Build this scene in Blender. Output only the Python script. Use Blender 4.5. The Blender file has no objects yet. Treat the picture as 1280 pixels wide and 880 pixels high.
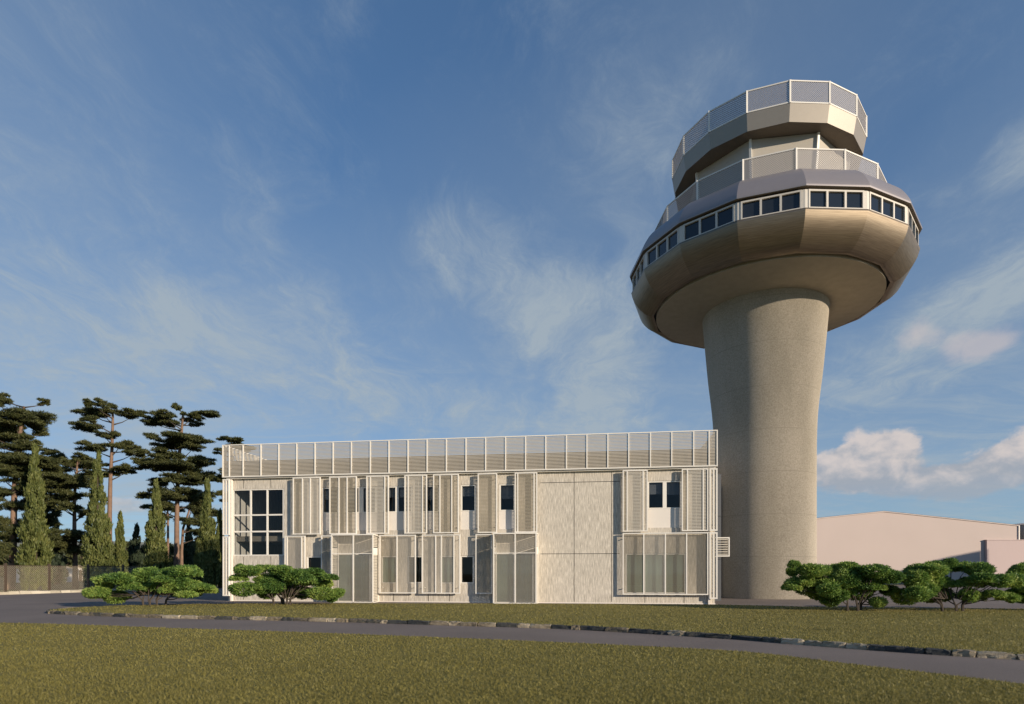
import bpy, math, random
import numpy as np
from mathutils import Vector

random.seed(7)
rng = np.random.default_rng(11)
R = math.radians
PI = math.pi
scene = bpy.context.scene
COL = scene.collection

# ------------------------------------------------------------------ helpers
def link(o, parent=None):
    COL.objects.link(o)
    if parent is not None:
        o.parent = parent
    return o

def tag(o, label=None, cat=None, group=None, kind=None):
    if label: o['label'] = label
    if cat: o['category'] = cat
    if group: o['group'] = group
    if kind: o['kind'] = kind
    return o

def empty(name, loc=(0, 0, 0), rz=0.0):
    o = bpy.data.objects.new(name, None)
    o.empty_display_size = .5
    o.location = loc
    o.rotation_euler = (0, 0, rz)
    return link(o)

class MB:
    """collects vertices and faces, builds ONE mesh object"""
    def __init__(self):
        self.v, self.f, self.m = [], [], []
    def face(self, pts, mi=0):
        b = len(self.v)
        self.v += [tuple(p) for p in pts]
        self.f.append(tuple(range(b, b + len(pts))))
        self.m.append(mi)
    def box(self, x0, x1, y0, y1, z0, z1, mi=0):
        b = len(self.v)
        self.v += [(x0, y0, z0), (x1, y0, z0), (x1, y1, z0), (x0, y1, z0),
                   (x0, y0, z1), (x1, y0, z1), (x1, y1, z1), (x0, y1, z1)]
        for q in ((0, 3, 2, 1), (4, 5, 6, 7), (0, 1, 5, 4), (1, 2, 6, 5), (2, 3, 7, 6), (3, 0, 4, 7)):
            self.f.append(tuple(b + k for k in q)); self.m.append(mi)
    def bar(self, a, c, w, h, up=(0, 0, 1), mi=0):
        """square bar from a to c; w across, h along up"""
        a, c, up = Vector(a), Vector(c), Vector(up)
        d = (c - a).normalized()
        s = d.cross(up)
        if s.length < 1e-6: s = d.cross(Vector((1, 0, 0)))
        s.normalize(); t = s.cross(d).normalized()
        s *= w / 2; t *= h / 2
        b = len(self.v)
        for p in (a, c):
            for q in (-s - t, s - t, s + t, -s + t):
                self.v.append(tuple(p + q))
        for q in ((0, 1, 2, 3), (7, 6, 5, 4), (0, 4, 5, 1), (1, 5, 6, 2), (2, 6, 7, 3), (3, 7, 4, 0)):
            self.f.append(tuple(b + k for k in q)); self.m.append(mi)
    def tube(self, pts, radii, n=8, mi=0):
        b0 = len(self.v)
        pts = [Vector(p) for p in pts]
        for i, p in enumerate(pts):
            d = (pts[min(i + 1, len(pts) - 1)] - pts[max(i - 1, 0)]).normalized()
            s = d.cross(Vector((0.31, 0.95, 0.05))).normalized()
            t = s.cross(d)
            for k in range(n):
                a = 2 * PI * k / n
                self.v.append(tuple(p + (s * math.cos(a) + t * math.sin(a)) * radii[i]))
        for i in range(len(pts) - 1):
            for k in range(n):
                k2 = (k + 1) % n
                self.f.append((b0 + i * n + k, b0 + i * n + k2, b0 + (i + 1) * n + k2, b0 + (i + 1) * n + k))
                self.m.append(mi)
        self.f.append(tuple(b0 + k for k in range(n))); self.m.append(mi)
        self.f.append(tuple(b0 + (len(pts) - 1) * n + k for k in reversed(range(n)))); self.m.append(mi)
    def lathe(self, prof, n=96, mi=0, close=False):
        b0 = len(self.v)
        for (r, z) in prof:
            for k in range(n):
                a = 2 * PI * k / n
                self.v.append((r * math.sin(a), -r * math.cos(a), z))
        for i in range(len(prof) - 1):
            for k in range(n):
                k2 = (k + 1) % n
                self.f.append((b0 + i * n + k, b0 + i * n + k2, b0 + (i + 1) * n + k2, b0 + (i + 1) * n + k))
                self.m.append(mi)
    def build(self, name, mats, parent=None, smooth=False):
        me = bpy.data.meshes.new(name)
        me.from_pydata(self.v, [], self.f)
        for mt in (mats if isinstance(mats, (list, tuple)) else [mats]):
            me.materials.append(mt)
        if any(self.m):
            me.polygons.foreach_set('material_index', self.m)
        if smooth:
            me.polygons.foreach_set('use_smooth', [True] * len(me.polygons))
        me.update()
        return link(bpy.data.objects.new(name, me), parent)

def np_mesh(name, V, nper, mat, parent=None):
    """V: (n, nper, 3) array of separate polygons -> one mesh object"""
    n = V.shape[0]
    me = bpy.data.meshes.new(name)
    me.vertices.add(n * nper)
    me.vertices.foreach_set('co', np.ascontiguousarray(V, dtype=np.float32).ravel())
    me.loops.add(n * nper)
    me.loops.foreach_set('vertex_index', np.arange(n * nper, dtype=np.int32))
    me.polygons.add(n)
    me.polygons.foreach_set('loop_start', np.arange(0, n * nper, nper, dtype=np.int32))
    me.polygons.foreach_set('loop_total', np.full(n, nper, dtype=np.int32))
    me.materials.append(mat)
    me.update(calc_edges=True)
    me.validate()
    return link(bpy.data.objects.new(name, me), parent)

# ------------------------------------------------------------------ materials
def new_mat(name):
    m = bpy.data.materials.new(name)
    m.use_nodes = True
    nt = m.node_tree
    b = nt.nodes['Principled BSDF']
    return m, nt, b

def N(nt, t, **kw):
    n = nt.nodes.new(t)
    for k, v in kw.items():
        setattr(n, k, v)
    return n

def plain(name, col, rough=.6, metal=0., spec=.5, vary=.12, vscale=3., bump=0., bscale=40.):
    m, nt, b = new_mat(name)
    b.inputs['Roughness'].default_value = rough
    b.inputs['Metallic'].default_value = metal
    b.inputs['Specular IOR Level'].default_value = spec
    tc = N(nt, 'ShaderNodeTexCoord')
    no = N(nt, 'ShaderNodeTexNoise'); no.inputs['Scale'].default_value = vscale; no.inputs['Detail'].default_value = 5
    nt.links.new(tc.outputs['Object'], no.inputs['Vector'])
    mx = N(nt, 'ShaderNodeMix', data_type='RGBA')
    mx.inputs[6].default_value = (*[c * (1 - vary) for c in col], 1)
    mx.inputs[7].default_value = (*[min(1, c * (1 + vary)) for c in col], 1)
    nt.links.new(no.outputs['Fac'], mx.inputs[0])
    nt.links.new(mx.outputs[2], b.inputs['Base Color'])
    if bump:
        n2 = N(nt, 'ShaderNodeTexNoise'); n2.inputs['Scale'].default_value = bscale; n2.inputs['Detail'].default_value = 3
        nt.links.new(tc.outputs['Object'], n2.inputs['Vector'])
        bp = N(nt, 'ShaderNodeBump'); bp.inputs['Strength'].default_value = bump; bp.inputs['Distance'].default_value = .02
        nt.links.new(n2.outputs['Fac'], bp.inputs['Height'])
        nt.links.new(bp.outputs['Normal'], b.inputs['Normal'])
    return m

def ramp(nt, stops):
    r = N(nt, 'ShaderNodeValToRGB')
    e = r.color_ramp.elements
    while len(e) < len(stops): e.new(.5)
    for k, (p, c) in enumerate(stops):
        e[k].position = p
        e[k].color = (*c, 1) if len(c) == 3 else c
    return r

M = {}
M['white_metal'] = plain('white_metal', (.78, .735, .66), .45, vary=.04)
M['slat_metal'] = plain('slat_metal', (.52, .475, .40), .5, vary=.06)
M['slat_band'] = plain('slat_band', (.46, .41, .335), .5, vary=.06)
M['slat_bronze'] = plain('slat_bronze', (.34, .295, .22), .5, vary=.06)  # same slats in a darker tone for chosen panels
M['end_cladding'] = plain('end_cladding', (.10, .105, .115), .7)  # dark link block; unseen end wall made dark only to cut bounce light
M['trim_white'] = plain('trim_white', (.74, .68, .61), .55, vary=.04)
M['interior'] = plain('interior', (.20, .165, .12), .9, vary=.1)
M['interior_pale'] = plain('interior_pale', (.34, .33, .29), .9, vary=.1)
M['roof_felt'] = plain('roof_felt', (.30, .28, .25), .9, vary=.15)
M['tower_panel'] = plain('tower_panel', (.32, .28, .23), .42, metal=.3, vary=.05)
M['cab_panel'] = plain('cab_panel', (.46, .415, .35), .5, vary=.05)
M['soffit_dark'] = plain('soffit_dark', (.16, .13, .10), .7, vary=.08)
M['ring_roof'] = plain('ring_roof', (.30, .27, .27), .38, metal=.35, vary=.05)
M['lattice'] = plain('lattice', (.31, .29, .285), .5, vary=.04)
M['blind_grey'] = plain('blind_grey', (.11, .115, .12), .8)
M['frame_cream'] = plain('frame_cream', (.60, .555, .49), .5, vary=.05)
M['gasket'] = plain('gasket', (.03, .03, .03), .7)
M['hangar_wall'] = plain('hangar_wall', (.50, .41, .37), .8, vary=.05, vscale=.25)
M['hangar_annex'] = plain('hangar_annex', (.50, .39, .37), .8, vary=.05, vscale=.25)
M['grey_clad'] = plain('grey_clad', (.16, .17, .17), .6)
M['fence_post'] = plain('fence_post', (.075, .052, .035), .7, vary=.25)
M['fence_wire'] = plain('fence_wire', (.50, .42, .31), .55, vary=.1)
M['bark_red'] = plain('bark_red', (.20, .125, .085), .9, vary=.5, vscale=2.5, bump=.8, bscale=9)
M['bark_dark'] = plain('bark_dark', (.06, .045, .032), .9, vary=.4, vscale=6)

def concrete_wall(name, a, c, sx=9., sz=.9):
    """board-marked concrete: streaks running up the wall, fine grain, stains"""
    m, nt, b = new_mat(name)
    b.inputs['Roughness'].default_value = .85
    tc = N(nt, 'ShaderNodeTexCoord')
    mp = N(nt, 'ShaderNodeMapping'); mp.inputs['Scale'].default_value = (sx, sx, sz)
    nt.links.new(tc.outputs['Object'], mp.inputs['Vector'])
    n1 = N(nt, 'ShaderNodeTexNoise'); n1.inputs['Scale'].default_value = 1.6; n1.inputs['Detail'].default_value = 6; n1.inputs['Roughness'].default_value = .7
    nt.links.new(mp.outputs['Vector'], n1.inputs['Vector'])
    n2 = N(nt, 'ShaderNodeTexNoise'); n2.inputs['Scale'].default_value = .6; n2.inputs['Detail'].default_value = 4
    nt.links.new(tc.outputs['Object'], n2.inputs['Vector'])
    r = ramp(nt, [(.30, a), (.5, [(x + y) / 2 for x, y in zip(a, c)]), (.66, c)])
    nt.links.new(n1.outputs['Fac'], r.inputs['Fac'])
    mx = N(nt, 'ShaderNodeMix', data_type='RGBA', blend_type='MULTIPLY'); mx.inputs[0].default_value = .35
    r2 = ramp(nt, [(.3, (.75, .75, .75)), (.7, (1.0, 1.0, 1.0))])
    nt.links.new(n2.outputs['Fac'], r2.inputs['Fac'])
    nt.links.new(r.outputs['Color'], mx.inputs[6]); nt.links.new(r2.outputs['Color'], mx.inputs[7])
    nt.links.new(mx.outputs[2], b.inputs['Base Color'])
    bp = N(nt, 'ShaderNodeBump'); bp.inputs['Strength'].default_value = .55; bp.inputs['Distance'].default_value = .02
    nt.links.new(n1.outputs['Fac'], bp.inputs['Height']); nt.links.new(bp.outputs['Normal'], b.inputs['Normal'])
    return m
M['concrete'] = concrete_wall('board_marked_concrete', (.30, .265, .215), (.82, .745, .635), 17., 1.3)

def shaft_concrete():
    m, nt, b = new_mat('sprayed_concrete')
    b.inputs['Roughness'].default_value = .9; b.inputs['Diffuse Roughness'].default_value = 1.0
    tc = N(nt, 'ShaderNodeTexCoord')
    n1 = N(nt, 'ShaderNodeTexNoise'); n1.inputs['Scale'].default_value = 13; n1.inputs['Detail'].default_value = 4; n1.inputs['Roughness'].default_value = .6
    n2 = N(nt, 'ShaderNodeTexNoise'); n2.inputs['Scale'].default_value = .35; n2.inputs['Detail'].default_value = 5
    nt.links.new(tc.outputs['Object'], n1.inputs['Vector'])
    mp = N(nt, 'ShaderNodeMapping'); mp.inputs['Scale'].default_value = (1.6, 1.6, .5)
    nt.links.new(tc.outputs['Object'], mp.inputs['Vector']); nt.links.new(mp.outputs['Vector'], n2.inputs['Vector'])
    r = ramp(nt, [(.3, (.36, .31, .24)), (.5, (.46, .40, .315)), (.72, (.56, .49, .395))])
    nt.links.new(n1.outputs['Fac'], r.inputs['Fac'])
    r2 = ramp(nt, [(.35, (.82, .82, .80)), (.65, (1, 1, 1))])
    nt.links.new(n2.outputs['Fac'], r2.inputs['Fac'])
    mx = N(nt, 'ShaderNodeMix', data_type='RGBA', blend_type='MULTIPLY'); mx.inputs[0].default_value = 1
    nt.links.new(r.outputs['Color'], mx.inputs[6]); nt.links.new(r2.outputs['Color'], mx.inputs[7])
    # faint pour joints round the shaft
    sp = N(nt, 'ShaderNodeSeparateXYZ'); nt.links.new(tc.outputs['Object'], sp.inputs[0])
    md = N(nt, 'ShaderNodeMath', operation='FRACT'); dv = N(nt, 'ShaderNodeMath', operation='DIVIDE'); dv.inputs[1].default_value = 2.6
    nt.links.new(sp.outputs['Z'], dv.inputs[0]); nt.links.new(dv.outputs[0], md.inputs[0])
    lt = N(nt, 'ShaderNodeMath', operation='LESS_THAN'); lt.inputs[1].default_value = .012
    nt.links.new(md.outputs[0], lt.inputs[0])
    mj = N(nt, 'ShaderNodeMix', data_type='RGBA'); mj.inputs[7].default_value = (.33, .29, .225, 1)
    ml = N(nt, 'ShaderNodeMath', operation='MULTIPLY'); ml.inputs[1].default_value = .9
    nt.links.new(lt.outputs[0], ml.inputs[0]); nt.links.new(ml.outputs[0], mj.inputs[0])
    nt.links.new(mx.outputs[2], mj.inputs[6])
    nt.links.new(mj.outputs[2], b.inputs['Base Color'])
    bp = N(nt, 'ShaderNodeBump'); bp.inputs['Strength'].default_value = .3; bp.inputs['Distance'].default_value = .012
    nt.links.new(n1.outputs['Fac'], bp.inputs['Height']); nt.links.new(bp.outputs['Normal'], b.inputs['Normal'])
    return m
M['shaft'] = shaft_concrete()

def belly_metal():
    """champagne sheet metal with fine horizontal brushing"""
    m, nt, b = new_mat('champagne_cladding')
    b.inputs['Metallic'].default_value = .85
    b.inputs['Roughness'].default_value = .46
    tc = N(nt, 'ShaderNodeTexCoord')
    mp = N(nt, 'ShaderNodeMapping'); mp.inputs['Scale'].default_value = (.8, .8, 22.)
    nt.links.new(tc.outputs['Object'], mp.inputs['Vector'])
    n1 = N(nt, 'ShaderNodeTexNoise'); n1.inputs['Scale'].default_value = 1.5; n1.inputs['Detail'].default_value = 4
    nt.links.new(mp.outputs['Vector'], n1.inputs['Vector'])
    r = ramp(nt, [(.3, (.215, .168, .118)), (.7, (.315, .252, .18))])
    nt.links.new(n1.outputs['Fac'], r.inputs['Fac'])
    nt.links.new(r.outputs['Color'], b.inputs['Base Color'])
    bp = N(nt, 'ShaderNodeBump'); bp.inputs['Strength'].default_value = .15; bp.inputs['Distance'].default_value = .01
    nt.links.new(n1.outputs['Fac'], bp.inputs['Height']); nt.links.new(bp.outputs['Normal'], b.inputs['Normal'])
    return m
M['belly'] = belly_metal()

def glass(name, tint, clear):
    """window pane: tinted see-through glass with a sky reflection"""
    m = bpy.data.materials.new(name); m.use_nodes = True
    nt = m.node_tree; nt.nodes.clear()
    out = N(nt, 'ShaderNodeOutputMaterial')
    tr = N(nt, 'ShaderNodeBsdfTransparent'); tr.inputs[0].default_value = (*tint, 1)
    gl = N(nt, 'ShaderNodeBsdfGlossy'); gl.inputs['Roughness'].default_value = .03; gl.inputs[0].default_value = (.9, .95, 1, 1)
    lw = N(nt, 'ShaderNodeLayerWeight'); lw.inputs['Blend'].default_value = .5
    fr = N(nt, 'ShaderNodeMath', operation='POWER'); fr.inputs[1].default_value = 5.0
    nt.links.new(lw.outputs['Facing'], fr.inputs[0])
    ad = N(nt, 'ShaderNodeMath', operation='MULTIPLY_ADD'); ad.inputs[1].default_value = .9; ad.inputs[2].default_value = .035 + clear
    nt.links.new(fr.outputs[0], ad.inputs[0])
    mx = N(nt, 'ShaderNodeMixShader')
    nt.links.new(ad.outputs[0], mx.inputs[0]); nt.links.new(tr.outputs[0], mx.inputs[1]); nt.links.new(gl.outputs[0], mx.inputs[2])
    nt.links.new(mx.outputs[0], out.inputs['Surface'])
    return m
M['glass'] = glass('window_glass', (.74, .77, .8), -.005)
M['door_glass'] = glass('door_glass', (.55, .68, .60), .06)
def frost(m, col, amount):
    nt = m.node_tree; out = [n for n in nt.nodes if n.type == 'OUTPUT_MATERIAL'][0]
    src = out.inputs['Surface'].links[0].from_socket
    df = N(nt, 'ShaderNodeBsdfDiffuse'); df.inputs[0].default_value = (*col, 1)
    mx = N(nt, 'ShaderNodeMixShader'); mx.inputs[0].default_value = amount
    nt.links.new(src, mx.inputs[1]); nt.links.new(df.outputs[0], mx.inputs[2]); nt.links.new(mx.outputs[0], out.inputs['Surface'])
frost(M['door_glass'], (.20, .27, .22), .42)
m, nt, b = new_mat('smoked_glass')
b.inputs['Base Color'].default_value = (.018, .022, .028, 1); b.inputs['Roughness'].default_value = .06; b.inputs['IOR'].default_value = 1.55
M['smoked_glass'] = m

def leaf(name, stops, rough=.55, trans=.25, nscale=.5, wi=.45, wn=.9):
    m = bpy.data.materials.new(name); m.use_nodes = True
    nt = m.node_tree
    b = nt.nodes['Principled BSDF']; out = nt.nodes['Material Output']
    b.inputs['Roughness'].default_value = rough; b.inputs['Specular IOR Level'].default_value = .3
    ge = N(nt, 'ShaderNodeNewGeometry')
    tc = N(nt, 'ShaderNodeTexCoord')
    no = N(nt, 'ShaderNodeTexNoise'); no.inputs['Scale'].default_value = nscale; no.inputs['Detail'].default_value = 3
    nt.links.new(tc.outputs['Object'], no.inputs['Vector'])
    ad = N(nt, 'ShaderNodeMath', operation='MULTIPLY_ADD'); ad.inputs[1].default_value = wi
    nt.links.new(ge.outputs['Random Per Island'], ad.inputs[0])
    sb = N(nt, 'ShaderNodeMath', operation='MULTIPLY_ADD'); sb.inputs[1].default_value = wn; sb.inputs[2].default_value = .27 - wn / 2
    nt.links.new(no.outputs['Fac'], sb.inputs[0])
    nt.links.new(sb.outputs[0], ad.inputs[2])
    r = ramp(nt, stops)
    nt.links.new(ad.outputs[0], r.inputs['Fac'])
    nt.links.new(r.outputs['Color'], b.inputs['Base Color'])
    if trans:
        t = N(nt, 'ShaderNodeBsdfTranslucent')
        nt.links.new(r.outputs['Color'], t.inputs['Color'])
        mx = N(nt, 'ShaderNodeMixShader'); mx.inputs[0].default_value = trans
        nt.links.new(b.outputs[0], mx.inputs[1]); nt.links.new(t.outputs[0], mx.inputs[2])
        nt.links.new(mx.outputs[0], out.inputs['Surface'])
    return m
M['pine_leaf'] = leaf('pine_needles', [(.1, (.028, .038, .015)), (.5, (.078, .088, .030)), (.9, (.15, .145, .05))], nscale=.8)
M['cypress_leaf'] = leaf('cypress_leaf', [(.1, (.05, .068, .02)), (.5, (.125, .145, .04)), (.9, (.21, .21, .065))], nscale=1.2)
M['conifer_leaf'] = leaf('dark_conifer_leaf', [(.1, (.025, .04, .026)), (.5, (.045, .065, .036)), (.9, (.07, .09, .045))], nscale=.8)
M['shrub_leaf'] = leaf('shrub_leaf', [(.1, (.05, .12, .03)), (.5, (.20, .31, .065)), (.9, (.42, .48, .12))], nscale=.95, trans=.35, wi=.4, wn=2.0)
M['far_leaf'] = leaf('far_tree_leaf', [(.1, (.05, .065, .03)), (.5, (.10, .11, .045)), (.9, (.15, .15, .06))], nscale=.3)
M['grass_blade'] = leaf('grass_blades', [(.1, (.175, .152, .042)), (.5, (.222, .194, .054)), (.9, (.275, .24, .072))], nscale=.9, trans=.3)

def ground_mat(name, stops, s1, s2, bump, dist=.02, rough=.95):
    m, nt, b = new_mat(name)
    b.inputs['Roughness'].default_value = rough; b.inputs['Specular IOR Level'].default_value = .2
    tc = N(nt, 'ShaderNodeTexCoord')
    n1 = N(nt, 'ShaderNodeTexNoise'); n1.inputs['Scale'].default_value = s1; n1.inputs['Detail'].default_value = 6; n1.inputs['Roughness'].default_value = .7
    n2 = N(nt, 'ShaderNodeTexNoise'); n2.inputs['Scale'].default_value = s2; n2.inputs['Detail'].default_value = 4
    for n in (n1, n2): nt.links.new(tc.outputs['Object'], n.inputs['Vector'])
    mx = N(nt, 'ShaderNodeMix', data_type='FLOAT'); mx.inputs[0].default_value = .4
    nt.links.new(n1.outputs['Fac'], mx.inputs[2]); nt.links.new(n2.outputs['Fac'], mx.inputs[3])
    r = ramp(nt, stops)
    nt.links.new(mx.outputs[0], r.inputs['Fac']); nt.links.new(r.outputs['Color'], b.inputs['Base Color'])
    bp = N(nt, 'ShaderNodeBump'); bp.inputs['Strength'].default_value = bump; bp.inputs['Distance'].default_value = dist
    nt.links.new(n1.outputs['Fac'], bp.inputs['Height']); nt.links.new(bp.outputs['Normal'], b.inputs['Normal'])
    return m
M['lawn'] = ground_mat('lawn_turf', [(.3, (.15, .128, .036)), (.5, (.21, .178, .052)), (.7, (.27, .228, .072))], 22, .5, .8, .03)
M['field'] = ground_mat('field_grass', [(.3, (.075, .068, .025)), (.5, (.11, .10, .038)), (.7, (.15, .135, .055))], 3, .05, .6, .05)
M['asphalt'] = ground_mat('asphalt', [(.3, (.15, .122, .106)), (.5, (.202, .167, .146)), (.7, (.262, .218, .19))], 34, .35, .5, .012, .88)
M['hill'] = ground_mat('hill_scrub', [(.3, (.20, .21, .17)), (.7, (.27, .27, .22))], .02, .004, .2, 1)  # distance haze put into the pale grey-green

def stone_mat(name, stops):
    m, nt, b = new_mat(name)
    b.inputs['Roughness'].default_value = .9
    ge = N(nt, 'ShaderNodeNewGeometry'); tc = N(nt, 'ShaderNodeTexCoord')
    n1 = N(nt, 'ShaderNodeTexNoise'); n1.inputs['Scale'].default_value = 9; n1.inputs['Detail'].default_value = 6; n1.inputs['Roughness'].default_value = .7
    nt.links.new(tc.outputs['Object'], n1.inputs['Vector'])
    n0 = N(nt, 'ShaderNodeTexNoise'); n0.inputs['Scale'].default_value = .55; n0.inputs['Detail'].default_value = 2
    nt.links.new(tc.outputs['Object'], n0.inputs['Vector'])
    ma = N(nt, 'ShaderNodeMath', operation='MULTIPLY_ADD'); ma.inputs[1].default_value = .4
    nt.links.new(ge.outputs['Random Per Island'], ma.inputs[0])
    mb = N(nt, 'ShaderNodeMath', operation='MULTIPLY_ADD'); mb.inputs[1].default_value = .45; mb.inputs[2].default_value = -.18
    nt.links.new(n1.outputs['Fac'], mb.inputs[0])
    mc = N(nt, 'ShaderNodeMath', operation='MULTIPLY_ADD'); mc.inputs[1].default_value = .75
    nt.links.new(n0.outputs['Fac'], mc.inputs[0]); nt.links.new(mb.outputs[0], mc.inputs[2])
    md = N(nt, 'ShaderNodeMath', operation='SUBTRACT'); md.inputs[1].default_value = .05
    nt.links.new(mc.outputs[0], ma.inputs[2])
    nt.links.new(ma.outputs[0], md.inputs[0])
    r = ramp(nt, stops)
    nt.links.new(md.outputs[0], r.inputs['Fac']); nt.links.new(r.outputs['Color'], b.inputs['Base Color'])
    bp = N(nt, 'ShaderNodeBump'); bp.inputs['Strength'].default_value = .9; bp.inputs['Distance'].default_value = .04
    nt.links.new(n1.outputs['Fac'], bp.inputs['Height']); nt.links.new(bp.outputs['Normal'], b.inputs['Normal'])
    return m
M['kerb_stone'] = stone_mat('kerb_stone', [(.25, (.025, .03, .036)), (.47, (.07, .068, .06)), (.58, (.20, .16, .105)), (.85, (.46, .39, .285))])

# ------------------------------------------------------------------ camera
cam = bpy.data.cameras.new('camera')
cam.sensor_fit = 'HORIZONTAL'; cam.sensor_width = 36.0
cam.lens = 36.0 * 761.0 / 1280.0
cam.shift_y = (714.0 - 440.0) / 1280.0
cam.dof.use_dof = True; cam.dof.focus_distance = 34.0; cam.dof.aperture_fstop = .8
cam.clip_start = .1; cam.clip_end = 6000
co = link(bpy.data.objects.new('camera', cam))
co.location = (0, 0, 1.72); co.rotation_euler = (R(90), 0, 0)
scene.camera = co

# ------------------------------------------------------------------ light and sky
SUN_AZ, SUN_EL = 51.0, 14.0           # degrees right of the direction towards the viewer; height
sd = Vector((math.sin(R(SUN_AZ)) * math.cos(R(SUN_EL)), -math.cos(R(SUN_AZ)) * math.cos(R(SUN_EL)), math.sin(R(SUN_EL))))
sun = bpy.data.lights.new('sun', 'SUN')
sun.energy = 5.0; sun.angle = R(.6); sun.color = (1.0, .86, .68)
so = link(bpy.data.objects.new('sun', sun))
so.rotation_euler = sd.to_track_quat('Z', 'Y').to_euler()
so.location = (40, -40, 40)

def build_world():
    w = bpy.data.worlds.new('World'); scene.world = w; w.use_nodes = True
    nt = w.node_tree; nt.nodes.clear()
    out = N(nt, 'ShaderNodeOutputWorld'); bg = N(nt, 'ShaderNodeBackground')
    bg.inputs['Strength'].default_value = .15
    nt.links.new(bg.outputs[0], out.inputs['Surface'])
    sky = N(nt, 'ShaderNodeTexSky', sky_type='NISHITA')
    sky.sun_disc = False; sky.sun_elevation = R(SUN_EL); sky.sun_rotation = R(180 - SUN_AZ)
    sky.air_density = .85; sky.dust_density = .1; sky.ozone_density = 2.0; sky.altitude = 100
    tc = N(nt, 'ShaderNodeTexCoord')
    D = tc.outputs['Generated']
    sp = N(nt, 'ShaderNodeSeparateXYZ'); nt.links.new(D, sp.inputs[0])
    def mth(op, a, c=None, d=None, clamp=False):
        n = N(nt, 'ShaderNodeMath', operation=op); n.use_clamp = clamp
        for k, x in enumerate((a, c, d)):
            if x is None: continue
            if isinstance(x, (int, float)): n.inputs[k].default_value = x
            else: nt.links.new(x, n.inputs[k])
        return n.outputs[0]
    deg = 180 / PI
    az = mth('MULTIPLY', mth('ARCTAN2', sp.outputs['X'], sp.outputs['Y']), deg)
    el = mth('MULTIPLY', mth('ARCSINE', sp.outputs['Z']), deg)
    # high cloud: noise on a flat layer far above
    zc = mth('ADD', mth('MAXIMUM', sp.outputs['Z'], 0.0), .12)
    cb = N(nt, 'ShaderNodeCombineXYZ')
    nt.links.new(mth('DIVIDE', sp.outputs['X'], zc), cb.inputs[0]); nt.links.new(mth('DIVIDE', sp.outputs['Y'], zc), cb.inputs[1])
    def noise(vec, scale, detail, rough=.6, dist=0., sc=(1, 1, 1), rot=0., loc=(0, 0, 0)):
        mp = N(nt, 'ShaderNodeMapping'); mp.inputs['Scale'].default_value = sc; mp.inputs['Rotation'].default_value = (0, 0, rot); mp.inputs['Location'].default_value = loc
        nt.links.new(vec, mp.inputs['Vector'])
        n = N(nt, 'ShaderNodeTexNoise'); n.inputs['Scale'].default_value = scale; n.inputs['Detail'].default_value = detail
        n.inputs['Roughness'].default_value = rough; n.inputs['Distortion'].default_value = dist
        nt.links.new(mp.outputs['Vector'], n.inputs['Vector'])
        return n.outputs['Fac']
    def sstep(x, a, c, lo=0., hi=1.):
        n = N(nt, 'ShaderNodeMapRange', interpolation_type='SMOOTHSTEP')
        n.inputs[1].default_value = a; n.inputs[2].default_value = c; n.inputs[3].default_value = lo; n.inputs[4].default_value = hi
        nt.links.new(x, n.inputs[0]); return n.outputs[0]
    def blob(a0, e0, ra, re, rot=0.):
        """soft bump of 1 at (azimuth, elevation), 0 beyond its radii"""
        dx = mth('SUBTRACT', az, a0); dy = mth('SUBTRACT', el, e0)
        c, s = math.cos(R(rot)), math.sin(R(rot))
        u = mth('DIVIDE', mth('ADD', mth('MULTIPLY', dx, c), mth('MULTIPLY', dy, s)), ra)
        v = mth('DIVIDE', mth('ADD', mth('MULTIPLY', dx, -s), mth('MULTIPLY', dy, c)), re)
        d = mth('SQRT', mth('ADD', mth('MULTIPLY', u, u), mth('MULTIPLY', v, v)))
        return mth('MAXIMUM', mth('SUBTRACT', 1.0, d), 0.0)
    def total(lst):
        t = lst[0]
        for x in lst[1:]: t = mth('ADD', t, x)
        return t
    CV0 = cb.outputs[0]
    wn = N(nt, 'ShaderNodeTexNoise'); wn.inputs['Scale'].default_value = 1.3; wn.inputs['Detail'].default_value = 4
    nt.links.new(CV0, wn.inputs['Vector'])
    ws = N(nt, 'ShaderNodeVectorMath', operation='SUBTRACT'); ws.inputs[1].default_value = (.5, .5, .5); nt.links.new(wn.outputs['Color'], ws.inputs[0])
    wm = N(nt, 'ShaderNodeVectorMath', operation='SCALE'); wm.inputs['Scale'].default_value = .55; nt.links.new(ws.outputs[0], wm.inputs[0])
    wa = N(nt, 'ShaderNodeVectorMath', operation='ADD'); nt.links.new(CV0, wa.inputs[0]); nt.links.new(wm.outputs[0], wa.inputs[1])
    CV = wa.outputs[0]
    wisp = noise(CV, 1.9, 8, .58, .5, (1.0, .75, 1), R(28))
    fine = noise(CV, 5.0, 10, .74, .4, (1.0, .42, 1), R(-38), (3, 1, 0))
    hair = noise(CV, 14.0, 8, .7, .2, (1.0, .16, 1), R(24), (5, 2, 0))
    veil = noise(CV, .9, 5, .5, .3, (1, .6, 1), R(15), (7, 2, 0))
    patch = total([mth('MULTIPLY', blob(*q[:5]), q[5]) for q in (
        (-5.5, 28.5, 6, 6.5, -45, .8), (1.5, 25.0, 11, 6, -35, 1.0), (9, 23.5, 11, 6, 10, .8), (7.5, 18.5, 7, 9, 0, .85), (8, 14.0, 6, 3.5, 0, 1.1),
        (14, 36, 12, 6, 10, .35), (-32, 19, 22, 7.5, 5, .75), (-14, 16, 20, 6, -12, .75), (-20, 21, 14, 5, 12, .3),
        (35.5, 18.8, 12, 3.6, 24, 1.1), (43, 22, 10, 4, 24, .9), (31, 14.5, 10, 2.2, 6, .6), (40, 27.8, 3.5, 2.2, 25, 1.1), (-31, 27.5, 4, 3, -20, .22))])
    tex = mth('MULTIPLY_ADD', fine, .72, mth('MULTIPLY', wisp, .58))        # about .65
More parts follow.
